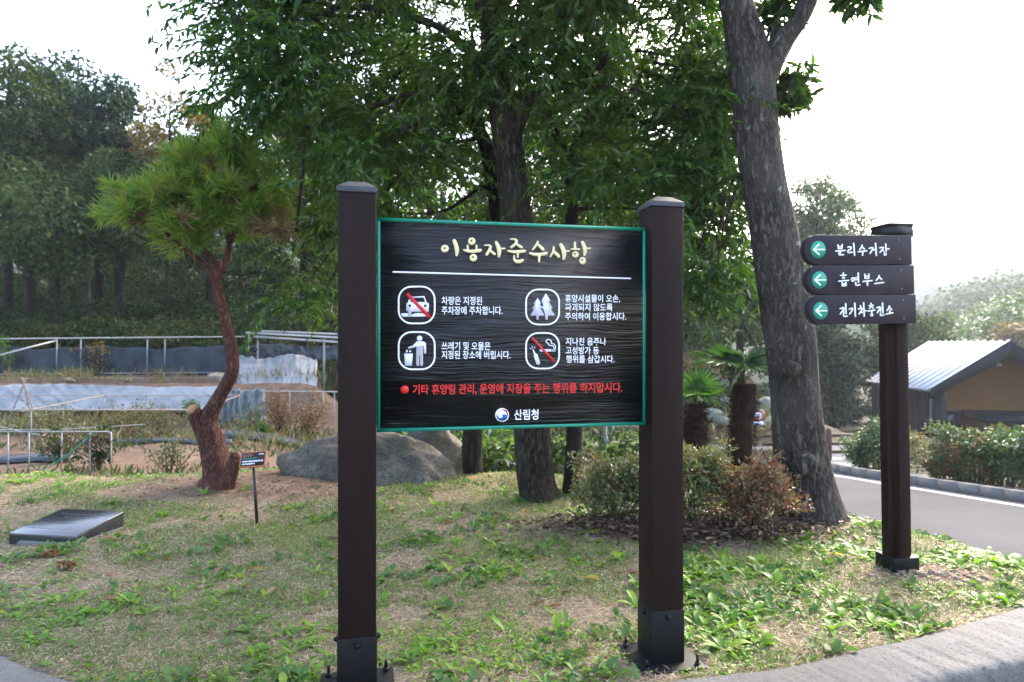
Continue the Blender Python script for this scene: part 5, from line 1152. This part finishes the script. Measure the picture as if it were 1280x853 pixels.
m.add(np.c_[(Vt[:, 0]-.56)*.16, np.full(len(Vt), -.004), (Vt[:, 1]-.37)*.17]+c, [np.array(f) for f in by.values()]); m.build('speed_lettering', M['black'], sg)
MB().box((-.17, -.005, c[2]-.30), (.17, .012, c[2]-.19)).build('plate_below', M['white'], sg)
yp = empty('tree_prop', (*at(962, 575, 9)[:2], Tz(at(962, 575, 9)[0], 9)), 0, 'slanting yellowish wooden prop left of the tall leaning oak', 'prop'); m = MB(); m.tube([(-.05, 0, -.1), (.06, 0, .5)], .022, 8); m.build('pole', M['tan'], yp)
# brown rustic fence
fp = [at(1022, 560, 17.0), at(1036, 556, 16.6), at(1052, 556, 16.2)]
rf = empty('rustic_fence', (fp[1][0], fp[1][1], Tz(fp[1][0], fp[1][1])), 0, 'brown rustic rail fence behind the far kerb, left of the hedge', 'fence'); b0 = np.array(rf.location)
for xo in (-1.0, 0, .75): m = MB(); m.tube([(xo, 0, -.2), (xo, 0, .72), (xo, 0, .78)], [.07, .065, .03], 10); m.build('post', M['rail'], rf)
for zz in (.18, .38, .58): m = MB(); m.tube([(-1.6, 0, zz), (.9, 0, zz+.02)], .045, 8, .05, 6); m.build('rail', M['rail'], rf)
# hedges
def hedge(name, lab, pts, h_, w_, n, red=None, seed=0):
    rg = np.random.default_rng(seed); pts = np.array(pts); c = pts.mean(0); e = empty(name, (c[0], c[1], Tz(*c)), 0, lab, 'hedge', 'hedges along the far kerb'); b0 = np.array(e.location)
    cs = []; sm = MB()
    for _ in range(n):
        t = rg.random()*(len(pts)-1); k_ = int(t); p = pts[k_]+(pts[k_+1]-pts[k_])*(t-k_); z0 = Tz(*p); q = unit(rg.normal(size=3))*rg.random()**.4
        cs.append(np.array((p[0]+q[0]*w_, p[1]+q[1]*w_, z0+h_*.52+q[2]*h_*.50*(1+.12*math.sin(p[0]*3+p[1]*2))))-b0)
        if rg.random() < .3: sm.tube([np.array((p[0], p[1], z0-.05))-b0, cs[-1]], [.018, .006], 5)
    cs = np.array(cs); sm.build('stems', M['stem'], e)
    V, Fq = clump_leaves(cs, rg.uniform(.13, .22, n), 100, .066, .036, .85, False, .9, 0); MB().add(V, Fq).build('leaves', M['hedge'], e)
    if red is not None:
        sel = np.array([p for p in cs if red(p)]); V, Fq = clump_leaves(sel+(0, -.1, 0), .16, 70, .05, .022, .8, False); MB().add(V, Fq).build('red_leaves', M['hedgered'], e)
hedge('clipped_hedge', 'rounded glossy green shrub left of the direction post across the road', [(7.35, 14.6), (7.7, 14.2), (8.0, 13.9)], .98, .38, 70, None, 1)
hedge('clipped_hedge', 'long leafy green hedge with a reddish patch in front of the dark roofed house', [(8.0, 12.9), (8.3, 11.9), (8.6, 10.9), (9.0, 9.8), (9.5, 8.6), (10.2, 7)], .98, .42, 440, lambda p: p[1] > 1.6 and p[2] < .62, 2)
# house with a standing seam roof
s_ = 1.3; A = np.array((16.04*s_, 22*s_)); g = np.array((-2.31, .40))*s_; r_ = np.array((.95, 5.5))*s_*1.08
ez, rz_ = HC-56.5/F*22.4*s_, HC+3.5/F*22*s_
zg = -3.3
hs = empty('small_house', (A[0], A[1], zg), 0, 'small house with pale standing seam roof, slate cladding and a brown gable beyond the hedge', 'house'); b0 = np.array((A[0], A[1], zg))
def P3(u, v, z): q = A+g*u+r_*v; return np.array((q[0], q[1], z+zg))-b0     # u: 1 left eave, -1 right eave; v: 0 front, 1 back
def quadbox(mb, c4, c4b): mb.add(np.r_[c4, c4b], np.array([(0,3,2,1),(4,5,6,7),(0,1,5,4),(1,2,6,5),(2,3,7,6),(3,0,4,7)]))
m = MB(); ins = .94
quadbox(m, [P3(ins, .10, 0), P3(ins, .97, 0), P3(ins-.06, .97, 0), P3(ins-.06, .10, 0)], [P3(ins, .10, ez-zg-.02), P3(ins, .97, ez-zg-.02), P3(ins-.06, .97, ez-zg-.02), P3(ins-.06, .10, ez-zg-.02)])
m.build('side_wall', M['slate'], hs)
m = MB()
for v in np.linspace(.12, .96, 15): quadbox(m, [P3(ins+.012, v, 0), P3(ins+.012, v+.006, 0), P3(ins, v+.006, 0), P3(ins, v, 0)], [P3(ins+.012, v, ez-zg-.03), P3(ins+.012, v+.006, ez-zg-.03), P3(ins, v+.006, ez-zg-.03), P3(ins, v, ez-zg-.03)])
m.build('wall_seam', M['slate'], hs)
m = MB(); fr_ = [P3(.80, .12, 0), P3(-.8, .12, 0), P3(-.8, .12, ez-zg+.2), P3(0, .12, rz_-zg-.3), P3(.80, .12, ez-zg+.2)]; bk = [p+np.array((r_[0], r_[1], 0))*.03 for p in fr_]
m.add(np.array(fr_+bk), [np.arange(5), np.arange(5)[::-1]+5, np.c_[np.arange(5), (np.arange(5)+1) % 5, (np.arange(5)+1) % 5+5, np.arange(5)+5]]); m.build('gable_wall', M['tanwall'], hs)
m = MB(); quadbox(m, [P3(.94, .0, 0), P3(.94, .12, 0), P3(.80, .12, 0), P3(.80, .0, 0)], [P3(.94, .0, ez-zg-.05), P3(.94, .12, ez-zg-.05), P3(.80, .12, ez-zg+.28), P3(.80, .0, ez-zg+.28)]); m.build('corner_pier', M['slate'], hs)
for sd in (1, -1):
    m = MB(); t = np.array((0, 0, .10)); quadbox(m, [P3(sd, 0, ez-zg)-t, P3(sd, 1, ez-zg)-t, P3(0, 1, rz_-zg)-t, P3(0, 0, rz_-zg)-t], [P3(sd, 0, ez-zg), P3(sd, 1, ez-zg), P3(0, 1, rz_-zg), P3(0, 0, rz_-zg)]); rfo = recalc(m.build('roof', M['roof'], hs))
    m = MB()
    for v in np.linspace(.0, .985, 13):
        up = np.array((0, 0, .06)); a, b = P3(sd, v, ez-zg), P3(0, v, rz_-zg); a2, b2 = P3(sd, v+.012, ez-zg), P3(0, v+.012, rz_-zg); quadbox(m, [a, a2, b2, b], [a+up, a2+up, b2+up, b+up])
    recalc(m.build('roof_seam', M['roof'], rfo))
    m = MB(); q0, q1 = P3(sd*1.0, -.012, ez-zg+.03), P3(0, -.012, rz_-zg+.03); dn = np.array((0, 0, -.62)); bk = np.array((r_[0], r_[1], 0))*.04
    quadbox(m, [q0+dn*.7, q0+dn*.7+bk, q1+dn+bk, q1+dn], [q0, q0+bk, q1+bk, q1]); recalc(m.build('gable_fascia', M['slate'], hs))
m = MB(); quadbox(m, [P3(.72, .105, 1.0), P3(.52, .105, 1.0), P3(.52, .12, 1.0), P3(.72, .12, 1.0)], [P3(.72, .105, 1.75), P3(.52, .105, 1.75), P3(.52, .12, 1.75), P3(.72, .12, 1.75)]); wn_ = m.build('window', M['glass'], hs)
m = MB()
for (ua, ub, za, zb) in ((.745, .72, .96, 1.79), (.52, .495, .96, 1.79), (.72, .52, .96, 1.0), (.72, .52, 1.75, 1.79)): quadbox(m, [P3(ua, .098, za), P3(ub, .098, za), P3(ub, .12, za), P3(ua, .12, za)], [P3(ua, .098, zb), P3(ub, .098, zb), P3(ub, .12, zb), P3(ua, .12, zb)])
m.build('window_frame', M['slate'], wn_)
m = MB(); m.tube([P3(1.03, .0, ez-zg-.05), P3(1.03, 1, ez-zg-.05)], .06, 8); m.build('gutter', M['pipe'], hs)
m = MB(); m.tube([P3(1.0, .03, ez-zg-.05), P3(.965, .03, ez-zg-.3), P3(.965, .03, 0)], .04, 8); m.build('downpipe', M['pipe'], hs)
m = MB(); m.box(P3(.02, .10, rz_-zg-1.05), P3(.02, .10, rz_-zg-1.05)+(.16, .12, .12)); m.build('wall_lamp', M['roof'], hs)
m = MB(); quadbox(m, [P3(.46, -.15, 1.50), P3(-.9, -.15, 1.50), P3(-.9, .12, 1.6), P3(.46, .12, 1.6)], [P3(.46, -.15, 1.66), P3(-.9, -.15, 1.66), P3(-.9, .12, 1.84), P3(.46, .12, 1.84)]); m.build('entrance_canopy', M['slate'], hs)

# ------------------------------------------------------------------ hills and far woods
def hill(name, x0, x1, yc, dep, prof, bumps, seed, nx_=160, ny_=24):
    V = []
    for v in np.linspace(0, 1, ny_):
        for u in np.linspace(0, 1, nx_):
            x = x0+(x1-x0)*u; h_ = prof(x); y = yc+dep*(v-.5)*2
            V.append((x, y+bumps*3*nz((x/bumps/7, v*3, seed), 1), -12+(h_+12)*math.sin(math.pi*min(1, v*.999))**.7*(1)+bumps*nz((x/bumps/2.2, y/bumps/2.2, seed), 1)+.5*bumps*nz((x/bumps, y/bumps, seed+4), 1)))
    i, j = np.meshgrid(np.arange(ny_-1), np.arange(nx_-1), indexing='ij'); i = i.ravel(); j = j.ravel()
    o = MB().add(V, np.c_[i*nx_+j, i*nx_+j+1, (i+1)*nx_+j+1, (i+1)*nx_+j]).build(name, M['hill'], None, True); return struct(o)
def profile(Y, pts):
    a = [((px-640)/F*Y, HC+(HY-py)/F*Y) for px, py in pts]; return lambda x: float(np.interp(x, [q[0] for q in a], [q[1] for q in a]))
hill('hill', 50, 240, 190, 40, profile(190, [(900, 420), (1080, 400), (1150, 388), (1200, 362), (1250, 352), (1330, 343), (1600, 350)]), 2.2, 3)
hill('hill', 60, 640, 420, 80, profile(420, [(760, 405), (1000, 370), (1150, 345), (1190, 340), (1240, 352), (1300, 345), (1500, 330), (2000, 330)]), 4, 7)
hill('mountain', 100, 1500, 780, 150, profile(780, [(800, 400), (1000, 340), (1080, 305), (1130, 290), (1170, 296), (1230, 315), (1290, 328), (1500, 320), (2200, 330)]), 6, 11)
hill('hill', -420, 60, 330, 70, profile(330, [(-300, 170), (100, 188), (185, 183), (230, 192), (330, 240), (700, 330)]), 4, 15)
# wooded near ridge on the right
cs = []
pr = profile(85, [(1100, 452), (1150, 440), (1200, 412), (1240, 396), (1290, 378), (1400, 370)])
for _ in range(340):
    px = R.uniform(1110, 1420); Y = R.uniform(70, 100); x = (px-640)/F*Y; cs.append((x, Y, pr(x*85/Y)*Y/85+R.uniform(-7, 1.0)))
V, Fq = clump_leaves(np.array(cs), R.uniform(1.5, 3.2, len(cs)), 120, .55, .3, .7, True, .9)
stuff(MB().add(V, Fq).build('ridge_woods', M['hedge']), 'soft green wooded ridge rising behind the house', 'woods')
forest_tree('orange_tree', 'orange tinted autumn tree behind the roof of the house at the right edge', 1268, 62, 396, 450, 36, 16, 110, .45, 'autumn', 'darkbark', 900, 3, grp='trees near the house')
forest_tree(W, 'rounded green tree left of the house roof behind the direction post', 1158, 52, 378, 470, 42, 30, 150, .34, 'forest2', 'darkbark', 901, 3, grp='trees near the house')
cs = []
pr = profile(230, [(1120, 400), (1160, 388), (1200, 366), (1250, 354), (1330, 345), (1500, 345)])
for _ in range(420):
    px = R.uniform(1120, 1420); Y = R.uniform(170, 215); x = (px-640)/F*Y; cs.append((x, Y, pr(x*230/Y)*Y/230+R.uniform(-14, 0)))
V, Fq = clump_leaves(np.array(cs), R.uniform(3., 6., len(cs)), 90, 1.3, .8, .7, True, .9)
stuff(MB().add(V, Fq).build('hillside_woods', M['forest']), 'pale hazy wooded hillside farther behind the house', 'woods')

# ------------------------------------------------------------------ air, light, camera
HAZE = 0.00048
if HAZE:
    n = NT('haze_air'); v = n.n('ShaderNodeVolumePrincipled'); v.inputs['Color'].default_value = (.86, .91, 1, 1); v.inputs['Density'].default_value = HAZE; v.inputs['Anisotropy'].default_value = .35
    n.l(v.outputs[0], n.out.inputs['Volume'])
    hb = MB().box((-620, -60, -22), (1560, 1000, 150)).build('haze', n.m); hb['kind'] = 'stuff'; hb['label'] = 'pale morning haze lying over the valley'; hb['category'] = 'haze'
SUN_EL, SUN_AZ = rad(38), rad(38)      # azimuth measured from +y towards +x
w = bpy.data.worlds.new('World'); bpy.context.scene.world = w; w.use_nodes = True
nt = w.node_tree; bg = nt.nodes['Background']; sky = nt.nodes.new('ShaderNodeTexSky'); sky.sky_type = 'NISHITA'; sky.sun_disc = False
sky.sun_elevation = SUN_EL; sky.sun_rotation = SUN_AZ; sky.air_density = 1.0; sky.dust_density = 4.5; sky.ozone_density = 1.0
nt.links.new(sky.outputs[0], bg.inputs[0]); bg.inputs[1].default_value = .15
sl = bpy.data.lights.new('sun', 'SUN'); sl.energy = .5; sl.angle = rad(28); sl.color = (1, .96, .91); so = bpy.data.objects.new('sun', sl); C.objects.link(so)
d = Vector((math.sin(SUN_AZ)*math.cos(SUN_EL), math.cos(SUN_AZ)*math.cos(SUN_EL), math.sin(SUN_EL)))
so.rotation_euler = d.to_track_quat('Z', 'Y').to_euler(); so.location = (0, 0, 30)
cd = bpy.data.cameras.new('camera'); cam = bpy.data.objects.new('camera', cd); C.objects.link(cam); bpy.context.scene.camera = cam
cam.location = (0, 0, HC); cam.rotation_euler = (rad(90), 0, 0); cd.sensor_width = 36; cd.lens = 24; cd.shift_y = (HY-426.5)/1280
cd.clip_end = 6000; cd.clip_start = .05
cd.dof.use_dof = True; cd.dof.focus_distance = 3.0; cd.dof.aperture_fstop = 3.6
sc = bpy.context.scene
sc.view_settings.view_transform = 'Standard'; sc.view_settings.look = 'None'; sc.view_settings.gamma = 1; sc.view_settings.exposure = 2.92
sc.cycles.max_bounces = 6; sc.cycles.diffuse_bounces = 3; sc.cycles.glossy_bounces = 2; sc.cycles.transmission_bounces = 3; sc.cycles.volume_bounces = 1; sc.cycles.transparent_max_bounces = 4
sc.cycles.use_denoising = True; sc.cycles.denoiser = 'OPENIMAGEDENOISE'; sc.cycles.use_adaptive_sampling = True; sc.cycles.adaptive_threshold = .01
sc.cycles.sample_clamp_indirect = 4; sc.cycles.denoising_prefilter = 'NONE'; sc.cycles.adaptive_min_samples = 48
